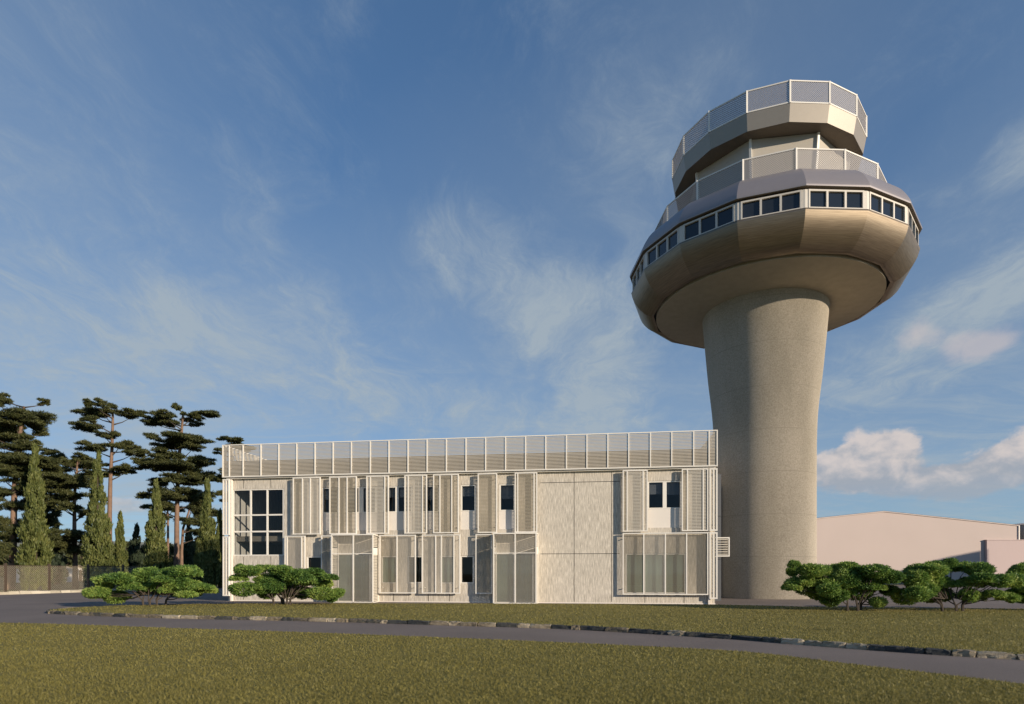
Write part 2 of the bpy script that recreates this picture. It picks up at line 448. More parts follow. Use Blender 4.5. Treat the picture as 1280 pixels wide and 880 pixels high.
    cir0 = sstep(mth('ADD', tex, mth('MULTIPLY', patch, .46)), .60, 1.18)
    grain = mth('MULTIPLY', sstep(fine, .28, .72, .35, 1.0), sstep(hair, .3, .7, .62, 1.0))
    cir = mth('MULTIPLY', mth('MULTIPLY', cir0, grain), .66)
    low = mth('MULTIPLY', sstep(el, 22, 2), mth('MULTIPLY', sstep(veil, .25, .7), .28))
    streak = mth('MULTIPLY', sstep(noise(CV, 1.9, 9, .66, .5, (.3, 1.7, 1), R(5), (1, 5, 0)), .44, .72), mth('MULTIPLY', sstep(el, 24, 9), .36))
    thin = total([mth('MULTIPLY', blob(*q[:5]), q[5]) for q in ((-46, 34, 30, 24, 0, .55), (-30, 18, 36, 15, 4, .75), (18, 38, 18, 13, 0, .40), (6, 22, 26, 18, -20, .62), (36, 20, 24, 12, 20, .5), (0, 4, 100, 17, 0, .8), (60, 30, 40, 40, 0, .4))])
    thin = mth('MULTIPLY', thin, sstep(tex, .35, .95, .35, .62))
    cirrus = mth('MINIMUM', mth('ADD', mth('ADD', mth('ADD', cir, low), streak), thin), .85)
    # puffs inside the right-hand veil and the cumulus near the horizon
    ca = N(nt, 'ShaderNodeCombineXYZ'); nt.links.new(az, ca.inputs[0]); nt.links.new(el, ca.inputs[1])
    AE = ca.outputs[0]
    puffn = noise(AE, .42, 9, .6, .25, (1, 1.5, 1))
    puffs = total([blob(33.6, 18.0, 2.2, 1.7, 20), blob(36.2, 16.6, 2.4, 1.9, -10), blob(38.6, 16.4, 2.4, 1.7, 30)])
    puff = mth('MULTIPLY', sstep(mth('ADD', puffs, mth('MULTIPLY', mth('MULTIPLY', puffn, .9), mth('MULTIPLY', puffs, 4.0, clamp=True))), .70, 1.35), .6)
    cums = total([blob(31.2, 8.4, 4.2, 2.9), mth('MULTIPLY', blob(30.0, 10.2, 2.6, 1.9), .6), mth('MULTIPLY', blob(32.4, 10.2, 2.3, 1.8), .6), blob(28.0, 8.3, 4.0, 2.3),
                  blob(38.6, 7.5, 5.2, 2.1, 10), mth('MULTIPLY', blob(42, 8.6, 5, 2.6), .8), blob(35, 6.6, 5, 1.7), mth('MULTIPLY', blob(-32.6, 5.3, 2.2, 1.1), .8),
                  mth('MULTIPLY', blob(-52, 7, 9, 3), .8), mth('MULTIPLY', blob(58, 8, 10, 4), .9)])
    cun = noise(AE, .46, 10, .58, .3, (1, 1.35, 1), 0, (2, 4, 0))
    cud = mth('ADD', mth('MULTIPLY', cums, 1.15), mth('MULTIPLY', mth('MULTIPLY', mth('SUBTRACT', cun, .5), 1.5), mth('MULTIPLY', cums, 4.0, clamp=True)))
    cumulus = mth('MULTIPLY', mth('MULTIPLY', sstep(cud, .16, .60), .86), sstep(el, 3.6, 8.0, .35, 1.0))
    # the side of each heap turned to the sun is white, the rest grey: compare density a step towards the sun
    cun2 = noise(AE, .46, 10, .58, .3, (1, 1.35, 1), 0, (2.0 - .55, 4.0 - .95, 0))
    lit = sstep(mth('ADD', mth('MULTIPLY', mth('SUBTRACT', cun, cun2), 1.6), mth('MULTIPLY', mth('SUBTRACT', el, sstep(az, -20, 20, 4.6, 8.2)), .16)), -.38, .55)
    cc = N(nt, 'ShaderNodeMix', data_type='RGBA')
    cc.inputs[6].default_value = (2.15, 2.3, 2.6, 1); cc.inputs[7].default_value = (4.15, 3.65, 3.4, 1)
    nt.links.new(lit, cc.inputs[0])
    # put together over the clear sky
    hs = N(nt, 'ShaderNodeHueSaturation'); hs.inputs['Saturation'].default_value = 1.0; hs.inputs['Value'].default_value = 1.0
    gm = N(nt, 'ShaderNodeGamma'); gm.inputs['Gamma'].default_value = .66
    nt.links.new(sky.outputs[0], gm.inputs['Color'])
    tn = N(nt, 'ShaderNodeMix', data_type='RGBA', blend_type='MULTIPLY'); tn.inputs[0].default_value = 1.0; tn.inputs[7].default_value = (.60, .885, 1.20, 1)
    nt.links.new(gm.outputs[0], tn.inputs[6])
    nt.links.new(tn.outputs[2], hs.inputs['Color'])
    m1 = N(nt, 'ShaderNodeMix', data_type='RGBA'); m1.inputs[7].default_value = (2.3, 2.68, 2.95, 1)
    nt.links.new(cirrus, m1.inputs[0]); nt.links.new(hs.outputs[0], m1.inputs[6])
    m2 = N(nt, 'ShaderNodeMix', data_type='RGBA'); m2.inputs[7].default_value = (3.5, 3.15, 3.1, 1)
    nt.links.new(puff, m2.inputs[0]); nt.links.new(m1.outputs[2], m2.inputs[6])
    m3 = N(nt, 'ShaderNodeMix', data_type='RGBA')
    nt.links.new(cumulus, m3.inputs[0]); nt.links.new(m2.outputs[2], m3.inputs[6]); nt.links.new(cc.outputs[2], m3.inputs[7])
    nt.links.new(m3.outputs[2], bg.inputs['Color'])
    w.cycles.sampling_method = 'MANUAL'; w.cycles.sample_map_resolution = 512
build_world()

# ------------------------------------------------------------------ ground, road, lawns
def poly_sheet(name, pts, z, mat, thick=0.0, kind='structure'):
    mb = MB()
    mb.face([(x, y, z) for x, y in pts])
    if thick:
        for k in range(len(pts)):
            (x0, y0), (x1, y1) = pts[k], pts[(k + 1) % len(pts)]
            mb.face([(x0, y0, z - thick), (x1, y1, z - thick), (x1, y1, z), (x0, y0, z)])
    o = mb.build(name, mat)
    return tag(o, kind=kind)

poly_sheet('ground', [(-3000, -300), (3000, -300), (3000, 4000), (-3000, 4000)], 0.0, M['field'])
poly_sheet('asphalt', [(-56, -8), (140, -8), (140, 74), (70, 74), (30, 74), (-6, 74), (-16, 66), (-31.6, 60), (-33.2, 55.2), (-37.6, 44.0), (-43.4, 29.0)], .006, M['asphalt'])

def smooth_line(pts, n=6):
    """Catmull-Rom through the points"""
    P = [np.array(p, float) for p in pts]
    P = [2 * P[0] - P[1]] + P + [2 * P[-1] - P[-2]]
    out = []
    for i in range(1, len(P) - 2):
        for k in range(n):
            t = k / n
            a, b, c, d = P[i - 1], P[i], P[i + 1], P[i + 2]
            out.append(.5 * ((2 * b) + (-a + c) * t + (2 * a - 5 * b + 4 * c - d) * t * t + (-a + 3 * b - 3 * c + d) * t ** 3))
    out.append(P[-2])
    return [tuple(p) for p in out]

front_edge = smooth_line([(-46, 22.0), (-30, 21.6), (-16.7, 19.8), (-10.1, 17.95), (-4.8, 16.4), (0, 14.75), (3.6, 13.3), (5.0, 12.5), (6.1, 11.0), (7.6, 9.0), (9.6, 5.5), (12, 0)])
FRONT = front_edge + [(12, -8), (-46, -8)]
poly_sheet('front_lawn', FRONT, .05, M['lawn'], .06)
kerb_line = smooth_line([(-19.3, 26.8), (-19.2, 25.4), (-18.4, 24.5), (-16.0, 23.4), (-12.7, 22.25), (-6.55, 20.75), (-1.0, 18.95), (1.9, 17.85), (5.3, 15.55), (6.7, 14.25), (8.45, 12.7), (9.95, 11.75), (13.5, 9.8), (20, 7)], 8)
MID = kerb_line + [(34, 4), (40, 24.4), (21.5, 26.0), (13.0, 27.6), (9.8, 29.3), (0, 30.1), (-11, 30.4), (-15, 30.0), (-18.5, 28.6)]
LAWN_Z = .12
poly_sheet('middle_lawn', MID, LAWN_Z, M['lawn'], .13)

def stone_kerb():
    mb = MB()
    acc = 0.0
    r = random.Random(5)
    pts = [Vector((x, y, 0)) for x, y in kerb_line]
    segl = [(pts[i + 1] - pts[i]).length for i in range(len(pts) - 1)]
    L = sum(segl)
    def at(s):
        for i, l in enumerate(segl):
            if s <= l or i == len(segl) - 1:
                d = (pts[i + 1] - pts[i]) / l
                return pts[i] + d * min(s, l), d
            s -= l
    s = 0.0
    while s < L - .5:
        ln = r.uniform(.25, .8)
        p, d = at(s + ln / 2)
        nrm = Vector((d.y, -d.x, 0))
        w = r.uniform(.14, .18); h = r.uniform(.115, .14); off = r.uniform(-.012, .012)
        nx, ny, nz = 4, 3, 3
        base = len(mb.v)
        idx = {}
        for i in range(nx + 1):
            for j in range(ny + 1):
                for k in range(nz + 1):
                    if 0 < i < nx and 0 < j < ny and 0 < k < nz: continue
                    u, v, t = i / nx * 2 - 1, j / ny * 2 - 1, k / nz * 2 - 1
                    q = 1 - .05 * (u ** 4 * v ** 4 + v ** 4 * t ** 4 + u ** 4 * t ** 4)
                    jx = r.uniform(-.02, .02); jy = r.uniform(-.018, .018); jz = r.uniform(-.018, .014)
                    c = p + d * (u * ln / 2 * 1.0 * q + jx) + nrm * (off + v * w / 2 * q + jy)
                    idx[(i, j, k)] = len(mb.v)
                    mb.v.append((c.x, c.y, .0 + (t + 1) / 2 * h * q + (jz if k else -.03)))
        def quad(a, b, c, e):
            mb.f.append((idx[a], idx[b], idx[c], idx[e])); mb.m.append(0)
        for i in range(nx):
            for j in range(ny):
                quad((i, j, 0), (i, j + 1, 0), (i + 1, j + 1, 0), (i + 1, j, 0)); quad((i, j, nz), (i + 1, j, nz), (i + 1, j + 1, nz), (i, j + 1, nz))
        for i in range(nx):
            for k in range(nz):
                quad((i, 0, k), (i + 1, 0, k), (i + 1, 0, k + 1), (i, 0, k + 1)); quad((i, ny, k), (i, ny, k + 1), (i + 1, ny, k + 1), (i + 1, ny, k))
        for j in range(ny):
            for k in range(nz):
                quad((0, j, k), (0, j, k + 1), (0, j + 1, k + 1), (0, j + 1, k)); quad((nx, j, k), (nx, j + 1, k), (nx, j + 1, k + 1), (nx, j, k + 1))
        s += ln
    tag(mb.build('stone_kerb', M['kerb_stone']), 'rough stone edging along the middle lawn', kind='structure')
stone_kerb()

def inside(px, py, poly):
    P = np.array(poly); x0, y0 = P[:, 0], P[:, 1]; x1, y1 = np.roll(x0, -1), np.roll(y0, -1)
    res = np.zeros(len(px), bool)
    for a, b, c, d in zip(x0, y0, x1, y1):
        if b == d: continue
        res ^= ((b > py) != (d > py)) & (px < (c - a) * (py - b) / (d - b) + a)
    return res

def grass(name, poly, z, n, ylo, yhi, hlo, hhi, wid, label):
    # thicker near, thinner far: y drawn from 1/y^1.6
    u = rng.random(n); e = -.7
    Y = (ylo ** e + u * (yhi ** e - ylo ** e)) ** (1 / e)
    X = (rng.random(n) * 2 - 1) * (Y * .92 + 3)
    ok = inside(X, Y, poly)
    X, Y = X[ok], Y[ok]; n = len(X)
    a = rng.random(n) * 2 * PI
    sc = np.clip(Y / 9, 1, 3)
    h = (hlo + (hhi - hlo) * rng.random(n) ** 1.5)
    w = wid * sc * (.6 + .8 * rng.random(n))
    lean = h * (rng.random(n) * 1.0); b = rng.random(n) * 2 * PI
    V = np.zeros((n, 3, 3))
    V[:, 0] = np.stack([X - np.cos(a) * w, Y - np.sin(a) * w, np.full(n, z)], 1)
    V[:, 1] = np.stack([X + np.cos(a) * w, Y + np.sin(a) * w, np.full(n, z)], 1)
    V[:, 2] = np.stack([X + np.cos(b) * lean, Y + np.sin(b) * lean, z + h], 1)
    o = np_mesh(name, V, 3, M['grass_blade'])
    tag(o, label, kind='stuff')
grass('front_grass', FRONT, .048, 340000, 5.5, 21.5, .018, .045, .0065, 'short olive grass growing on the front lawn')
grass('middle_grass', MID, LAWN_Z - .002, 150000, 10.5, 30.5, .02, .05, .006, 'short olive grass growing on the middle lawn')

# distant ridge
def ridge():
    mb = MB()
    n = 90
    r = random.Random(3)
    ph = [r.uniform(0, 6) for _ in range(5)]
    xs = [-1700 + 3400 * k / n for k in range(n + 1)]
    def hh(x):
        return 50 + 5 * math.sin(x / 260 + ph[0]) + 3 * math.sin(x / 90 + ph[1]) + 1.2 * math.sin(x / 31 + ph[2])
    rows = []
    for (y, f) in ((820, 0.0), (880, .55), (960, 1.0), (1200, .9), (1500, 0.0)):
        rows.append([(x, y + 25 * math.sin(x / 140 + ph[3]), hh(x) * f - (.5 if f == 0 else 0)) for x in xs])
    for a in range(len(rows) - 1):
        for k in range(n):
            mb.face([rows[a][k], rows[a][k + 1], rows[a + 1][k + 1], rows[a + 1][k]])
    tag(mb.build('hills', M['hill']), kind='structure')
ridge()

# ------------------------------------------------------------------ terminal building (local x along the facade, y inwards)
A0 = (-16.4, 35.2)
RZ = -math.atan2(3.7, 26.9)
W, DEP, TOP = 27.15, 13.0, 8.06
bld = empty('terminal_building', (A0[0], A0[1], 0), RZ)
tag(bld, 'low two storey concrete building behind pale louvred screens, joined to the control tower', 'building')

def wall_with_holes(mb, s0, s1, z0, z1, holes):
    """front skin in the plane y=0; holes = (a, b, lo, hi, depth, has_back)"""
    S = sorted({s0, s1, *[h[0] for h in holes], *[h[1] for h in holes]})
    Z = sorted({z0, z1, *[h[2] for h in holes], *[h[3] for h in holes]})
    for i in range(len(S) - 1):
        for k in range(len(Z) - 1):
            cs, cz = (S[i] + S[i + 1]) / 2, (Z[k] + Z[k + 1]) / 2
            if any(h[0] < cs < h[1] and h[2] < cz < h[3] for h in holes): continue
            mb.face([(S[i], 0, Z[k]), (S[i + 1], 0, Z[k]), (S[i + 1], 0, Z[k + 1]), (S[i], 0, Z[k + 1])])
    for (a, b, lo, hi, d, back) in holes:
        mi = 1 if back else 0
        mb.face([(a, 0, lo), (a, d, lo), (a, d, hi), (a, 0, hi)], mi); mb.face([(b, 0, lo), (b, 0, hi), (b, d, hi), (b, d, lo)], mi)
        mb.face([(a, 0, lo), (b, 0, lo), (b, d, lo), (a, d, lo)], mi); mb.face([(a, 0, hi), (a, d, hi), (b, d, hi), (b, 0, hi)], mi)
        if back: mb.face([(a, d, lo), (b, d, lo), (b, d, hi), (a, d, hi)], mi)

UPW = [[(5.78, 6.62)], [(7.1, 7.86), (8.14, 8.9)], [(9.24, 10.0), (10.18, 10.94)], [(11.55, 12.45)], [(13.77, 14.5)], [(15.91, 16.66)], [(23.76, 24.52), (24.72, 25.46)]]
LOW = [(4.84, 5.65), (9.25, 10.04), (10.75, 11.52), (12.6, 13.35), (13.75, 14.4)]
BIG = (.23, 3.42, 2.61, 6.44)
DOORS = [(6.43, 8.59), (15.61, 17.75)]
GLZ = (22.6, 25.7, .55, 2.66)
holes = []
for grp in UPW:
    holes.append((grp[0][0] - .07, grp[-1][1] + .07, 4.0, 6.45, .16, False))
for a, b in LOW: holes.append((a - .07, b + .07, 1.05, 2.57, .16, False))
holes.append((*BIG, .16, False))
for a, b in DOORS: holes.append((a, b, 0.0, 2.70, .16, False))
holes.append((*GLZ, .16, False))
J = .03
for z, a, b in ((6.47, 18.1, 22.3), (2.65, 18.1, 22.3)): holes.append((a, b, z - J / 2, z + J / 2, .03, True))
for s in (19.9, 21.88): 
    for lo, hi in ((.1, 2.635), (2.665, 6.455), (6.485, 7.0)): holes.append((s - J / 2, s + J / 2, lo, hi, .03, True))
for s in (.95, 2.62): holes.append((s - J / 2, s + J / 2, .1, 2.55, .03, True)); holes.append((s - J / 2, s + J / 2, 6.5, 7.0, .03, True))
for s in (9.9, 11.9, 13.1, 23.6, 25.6): holes.append((s - J / 2, s + J / 2, .06, .48, .03, True))
mb = MB()
wall_with_holes(mb, 0, W, 0, TOP - .2, holes)
mb.box(0, .3, .3, DEP, 0, TOP - .2); mb.box(W - .3, W, .3, DEP, 0, TOP - .2, 2); mb.box(.3, W - .3, DEP - .3, DEP, 0, TOP - .2)
mb.face([(0, 0, 0), (0, .3, 0), (0, .3, TOP - .2), (0, 0, TOP - .2)]); mb.face([(W, 0, 0), (W, .3, 0), (W, .3, TOP - .2), (W, 0, TOP - .2)])
mb.build('wall', [M['concrete'], M['gasket'], M['end_cladding']], bld)
# plinth line and coping
mb = MB(); 
for a, b in ((-.02, 6.43), (8.59, 15.61), (17.75, W + .02)): mb.box(a, b, -.025, .0, 0, .055)
mb.build('plinth', M['trim_white'], bld)
mb = MB(); mb.box(-.06, W + .06, -.07, .38, TOP - .2, TOP + .02); mb.box(-.06, .38, .38, DEP, TOP - .2, TOP + .02); mb.box(W - .38, W + .06, .38, DEP, TOP - .2, TOP + .02); mb.box(-.06, W + .06, DEP, DEP + .1, TOP - .2, TOP + .02)
mb.build('coping', M['trim_white'], bld)
M['fascia'] = plain('dark_fascia', (.085, .07, .05), .8)  # shade behind the parapet screen put into a dark strip on the wall
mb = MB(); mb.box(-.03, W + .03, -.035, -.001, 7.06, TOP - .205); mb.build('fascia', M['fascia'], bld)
mb = MB(); mb.box(.3, W - .3, .3, DEP - .3, 7.15, 7.45)
mb.build('roof', M['roof_felt'], bld)
# rooms behind the glass
mb = MB()
mb.box(.3, W - .3, .32, DEP - .3, 3.45, 3.75)                       # upper floor
mb.face([(.3, .2, .02), (W - .3, .2, .02), (W - .3, DEP, .02), (.3, DEP, .02)])
for y in (5.0,): mb.box(.3, W - .3, y, y + .15, .02, 3.45); mb.box(.3, W - .3, y, y + .15, 3.75, 7.15)
for s in (3.75, 9.1, 15.2, 18.4, 22.3): mb.box(s, s + .12, .32, 5.0, .02, 3.45); mb.box(s, s + .12, .32, 5.0, 3.75, 7.15)
mb.build('interior', M['interior'], bld)
for s in (6.85, 7.4, 8.1, 16.1, 17.1):
    mb = MB(); mb.box(s, s + .16, 1.5, 1.62, .02, 3.0); mb.build('inner_post', M['interior_pale'], bld)
mb = MB(); mb.box(23.55, 24.5, .5, .56, .05, 2.9); mb.build('blind', M['interior_pale'], bld)  # pale blind in the wide glazing
mb = MB(); mb.box(22.8, 25.9, 1.2, 1.8, .02, .95); mb.build('counter', M['interior_pale'], bld)

def window(a, b, lo, hi, fw=.055, y=.07, nx=(), nz=(), glassm='glass', name='window', parent=bld):
    mb = MB()
    mb.box(a - .06, a + fw * .3, y - .05, y + .05, lo - .055, hi + .055); mb.box(b - fw * .3, b + .06, y - .05, y + .05, lo - .055, hi + .055)
    mb.box(a + fw * .3, b - fw * .3, y - .05, y + .05, lo - .055, lo); mb.box(a + fw * .3, b - fw * .3, y - .05, y + .05, hi, hi + .055)
    for s in nx: mb.box(s - fw / 2, s + fw / 2, y - .045, y + .045, lo, hi)
    xs = [a + fw * .3] + [q for s in nx for q in (s - fw / 2, s + fw / 2)] + [b - fw * .3]
    for z in nz:
        for k in range(0, len(xs), 2): mb.box(xs[k], xs[k + 1], y - .042, y + .042, z - fw / 2, z + fw / 2)
    fr = mb.build(name, M['white_metal'], parent)
    mb = MB()
    mb.face([(a, y + .01, lo), (b, y + .01, lo), (b, y + .01, hi), (a, y + .01, hi)])
    mb.build('pane', M[glassm], fr)
    return fr
for grp in UPW:
    fr = window(grp[0][0], grp[-1][1], 5.05, 6.38, nx=[(grp[0][1] + grp[1][0]) / 2] if len(grp) == 2 else (), fw=(grp[1][0] - grp[0][1]) if len(grp) == 2 else .055)
    mb = MB(); mb.box(grp[0][0] - .065, grp[-1][1] + .065, .03, .09, 4.0, 4.99)
    mb.build('spandrel', M['trim_white'], fr)
    for a, b in grp:
        mb = MB(); mb.box(a + .02, b - .02, .22, .23, 5.76 + .1 * math.sin(a * 7), 6.40); mb.build('blind', M['blind_grey'], fr)  # added grey sheets standing in for the lighter reflection high in the pane
for k, (a, b) in enumerate(LOW): window(a, b, 1.11, 2.5, glassm='door_glass' if k in (1, 3) else 'glass')
window(BIG[0] + .06, BIG[1] - .06, BIG[2] + .06, BIG[3] - .06, fw=.085, nx=(1.36, 2.38), nz=(4.95, 4.0))
window(GLZ[0] + .06, GLZ[1] - .06, GLZ[2] + .06, GLZ[3] - .06, nx=(23.6, 24.6), glassm='door_glass')
for a, b in DOORS:
    fr = window(a + .07, b - .07, .06, 2.64, fw=.09, nx=((a + b) / 2,), nz=(), glassm='door_glass', name='glass_door')
    for q in (-.13, .13):
        mb = MB(); mb.bar(((a + b) / 2 + q, -.01, .95), ((a + b) / 2 + q, -.01, 1.35), .03, .03)
        mb.build('handle', M['gasket'], fr)

# louvred screens ------------------------------------------------
SD = .25
PITCH, BLADE = .075, .046
def slats(mb, a, b, lo, hi, y, pitch=PITCH, blade=BLADE):
    z = lo + .02
    while z + blade < hi:
        mb.box(a, b, y - .008, y + .008, z, z + blade)
        z += pitch
def screen(a, b, lo, hi, mids=(), y=-SD, fw=.055, name='louvre_screen', label=None, dark=(), pitch=PITCH, blade=BLADE):
    mb = MB()
    t = .045
    mb.box(a, a + fw, y - t, y + t, lo, hi); mb.box(b - fw, b, y - t, y + t, lo, hi)
    mb.box(a + fw, b - fw, y - t, y + t, hi - fw, hi); mb.box(a + fw, b - fw, y - t, y + t, lo, lo + fw)
    cuts = [a + fw]
    for mm in mids:
        mb.box(mm - .03, mm + .03, y - t + .004, y + t - .004, lo + fw, hi - fw); cuts += [mm - .03, mm + .03]
    cuts.append(b - fw)
    # brackets back to the wall
    for z in (lo + .3, hi - .3):
        for s in (a + .1, b - .14): mb.box(s, s + .04, y + t, -.005, z, z + .04)
    fr = mb.build(name, M['white_metal'], bld)
    if label: fr['label'] = label
    for k in range(0, len(cuts), 2):
        ml = MB(); slats(ml, cuts[k], cuts[k + 1], lo + fw, hi - fw, y, pitch, blade)
        ml.build('louvres', M['slat_bronze' if k // 2 in dark else 'slat_metal'], fr)
    return fr
US = [(4.1, 5.74, [4.67, 5.14]), (6.27, 7.87, [6.83, 7.31]), (8.43, 9.72, [8.66, 9.49]), (10.62, 11.89, [10.83, 11.64]), (12.24, 13.67, [12.62, 13.28]), (14.72, 15.78, []), (16.74, 17.95, [16.9, 17.78]), (22.44, 23.72, [22.67, 23.49]), (25.45, 26.77, [25.73, 26.52])]
DK = [(0,), (0, 1, 2), (2,), (2,), (0, 1, 2), (0,), (0, 1, 2), (0,), (0,)]
for (a, b, mm), dk in zip(US, DK): screen(a, b, 3.79, 7.0, mm, dark=dk)
LS = [(3.61, 4.83, [3.75, 4.62]), (5.79, 6.37, []), (9.19, 11.26, [10.19]), (11.61, 13.75, [12.38, 12.7, 13.4]), (14.6, 15.5, []), (22.44, 26.77, [23.52, 24.62, 25.69])]
for (a, b, mm), dk in zip(LS, [(0,), (0,), (0,), (), (0,), (0, 2, 3)]): screen(a, b, .5, 3.72, mm, dark=dk, pitch=.052, blade=.0165)  # dark slats on the two narrow screens by the porches stand for porch shade
# corner strips, in two lifts, and their end returns
for (a, b) in ((-.17, .23), (26.83, 27.23)):
    for lo, hi in ((.3, 3.72), (3.79, 7.0)):
        screen(a, b, lo, hi, [(a + b) / 2], fw=.07, name='corner_screen')
for s in (.27, 26.86):
    mb = MB(); mb.box(s - .07, s + .03, -.16, -.02, .0, 7.0); mb.build('downpipe', M['trim_white'], bld)

# parapet screen, panel by panel, round the front and both ends
posts = [-.17, .23, 1.08, 2.17, 3.25, 4.33, 5.42, 6.49, 7.56, 8.66, 9.73, 10.82, 11.9, 12.98, 14.07, 15.15, 16.24, 17.32, 18.4, 19.5, 20.58, 21.67, 22.75, 23.86, 24.94, 26.04, 26.81, 27.21]
ZB, ZT = 7.1, 8.97
def band_panel(a, b, first=False):
    """one framed louvre panel in local x; origin stays on the facade line"""
    mb = MB(); t = .05; y = -SD
    mb.box(a - .028, a + .028, y - t, y + t, ZB, ZT); 
    if first: mb.box(b - .028, b + .028, y - t, y + t, ZB, ZT)
    e = b - .028
    mb.box(a + .028, e, y - t + .003, y + t - .003, ZT - .05, ZT); mb.box(a + .028, e, y - t + .003, y + t - .003, ZB, ZB + .06)
    ml = MB(); slats(ml, a + .028, e, ZB + .06, ZT - .05, y, PITCH, .048)
    return mb, ml
for k in range(len(posts) - 1):
    mb, ml = band_panel(posts[k], posts[k + 1], k == len(posts) - 2)
    fr = mb.build('parapet_panel', M['white_metal'], bld)
    ml.build('louvres', M['slat_band'], fr)
for side in (0, 1):
    n = 8
    x = -.17 if side == 0 else 27.21
    for k in range(n):
        y0 = -.2 + (DEP + .4) * k / n; y1 = -.2 + (DEP + .4) * (k + 1) / n - .03
        mb = MB(); t = .045
        mb.box(x - t, x + t, y0, y0 + .05, ZB, ZT); mb.box(x - t, x + t, y1 - .05, y1, ZB, ZT)
        mb.box(x - t, x + t, y0 + .05, y1 - .05, ZT - .05, ZT); mb.box(x - t, x + t, y0 + .05, y1 - .05, ZB, ZB + .06)
        fr = mb.build('parapet_panel', M['white_metal'], bld)
        ml = MB(); z = ZB + .09
        while z + BLADE < ZT - .05:
            ml.box(x - .012, x + .012, y0 + .05, y1 - .05, z, z + BLADE); z += PITCH
        ml.build('louvres', M['slat_metal'], fr)
mb = MB(); mb.box(0, W, -SD + .06, -.0, 7.03, 7.07)
for s in posts[1:-1]: mb.box(s - .02, s + .02, -SD + .05, -.035, 7.62, 7.66)
mb.build('screen_shelf', M['white_metal'], bld)

# entrance porches ------------------------------------------------
def porch(a, m_, b, lab):
    d = .9; H = 3.745; p = .065
    mb = MB()
    for s in (a, m_, b - p): mb.box(s, s + p, -d, -d + p, 0.03, H)
    for s in (a, b - p): mb.box(s, s + p, -.07, -.005, 0.03, H)
    for z0, z1 in ((0.0, .05), (H - p, H)):
        mb.box(a + p, m_, -d, -d + p, z0, z1); mb.box(m_ + p, b - p, -d, -d + p, z0, z1)
        for s in (a, b - p): mb.box(s, s + p, -d + p, -.07, z0, z1)
    mb.box(b - p + .005, b - .005, -d + p, -.07, 2.62, 3.0); mb.box(a + .005, a + p - .005, -d + p, -.07, 2.62, 3.0)
    mb.box(a + p, m_, -d + .01, -d + p - .01, 2.66, 2.70); mb.box(m_ + p, b - p, -d + .01, -d + p - .01, 2.66, 2.70)
    fr = mb.build('entrance_porch', M['white_metal'], bld)
    ml = MB()
    for (x0, x1) in ((a + p, m_), (m_ + p, b - p)):
        z = .08
        while z < 2.6:
            ml.box(x0, x1, -d + .03, -d + .045, z, z + .013); z += .048
        z = 2.74
        while z < H - .12:
            ml.box(x0, x1, -d + .03, -d + .045, z, z + .013); z += .048
    for s in (a + p / 2, b - p / 2):
        z = .08
        while z < H - .12:
            if not (2.58 < z < 3.0): ml.box(s - .01, s + .01, -d + p, -.07, z, z + .065)
            z += .085
    ml.build('louvres', M['slat_metal'], fr)
    mt = MB(); mt.box(a + p, b - p, -d + p, -.07, H - .045, H - .012)
    mt.build('canopy', M['trim_white'], fr)
porch(6.7 - .05, 7.92 - .03, 9.06, 1)
porch(15.66, 16.84 - .03, 17.98, 2)

# link block and louvred box at the right-hand end
mb = MB(); mb.box(W + .002, 28.25, 4.0, 10.0, 0, 7.35); mb.box(28.255, 28.9, 7.8, 10.0, 0, 7.3)
for z in (2.4, 4.9): mb.box(28.0, 28.262, 3.99, 4.0, z, z + .03, 1)
mb.build('link_block', [M['end_cladding'], M['gasket']], bld)
mb = MB()
a, b, lo, hi, y0, y1 = W + .08, 28.1, 2.5, 3.53, 1.0, 2.4
mb.box(a, b, y0 + .08, y1, lo, lo + .05); mb.box(a, b, y0 + .08, y1, hi - .05, hi); mb.box(b - .05, b, y0 + .08, y1, lo + .05, hi - .05)
mb.box(a, b, y0, y0 + .07, hi - .06, hi); mb.box(a, b, y0, y0 + .07, lo, lo + .06); mb.box(b - .06, b, y0, y0 + .07, lo + .06, hi - .06); mb.box(a, a + .05, y0, y0 + .07, lo + .06, hi - .06)
mb.box(a - .077, a, y0 + .1, y1, lo, hi)
fr = mb.build('louvred_box', M['white_metal'], bld)
ml = MB(); z = lo + .1
while z < hi - .14:
    ml.box(a + .05, b - .06, y0 + .02, y0 + .05, z, z + .05); z += .13
ml.build('louvres', M['slat_metal'], fr)

# ------------------------------------------------------------------ control tower
TX, TY, PH = 16.539, 40.0, -.351
twr = empty('control_tower', (TX, TY, 0))
tag(twr, 'tall grey concrete control tower with flared shaft, window ring and railed cab on top', 'tower')
def azm(i): return PH + (i - 3.5) * PI / 8
def vx(i, r, z): return Vector((r * math.sin(azm(i)), -r * math.cos(azm(i)), z))

def soft_profile(pts, n=5):
    return smooth_line(pts, n)
mb = MB(); mb.lathe(soft_profile([(3.13, -.1), (3.12, 4), (3.12, 8.5), (3.14, 10.6), (3.23, 12.2), (3.48, 14.4), (3.68, 16.6), (3.85, 18.55)], 6), 128)
mb.build('shaft', M['shaft'], twr, smooth=True)
mb = MB(); mb.lathe([(3.6, 18.53), (6.87, 18.85)], 128); mb.lathe([(6.87, 18.85), (6.87, 19.12)], 128)
M['soffit_concrete'] = plain('soffit_concrete', (.42, .36, .27), .9, vary=.18, vscale=2.2, bump=.5, bscale=7)
mb.build('soffit', M['soffit_concrete'], twr)

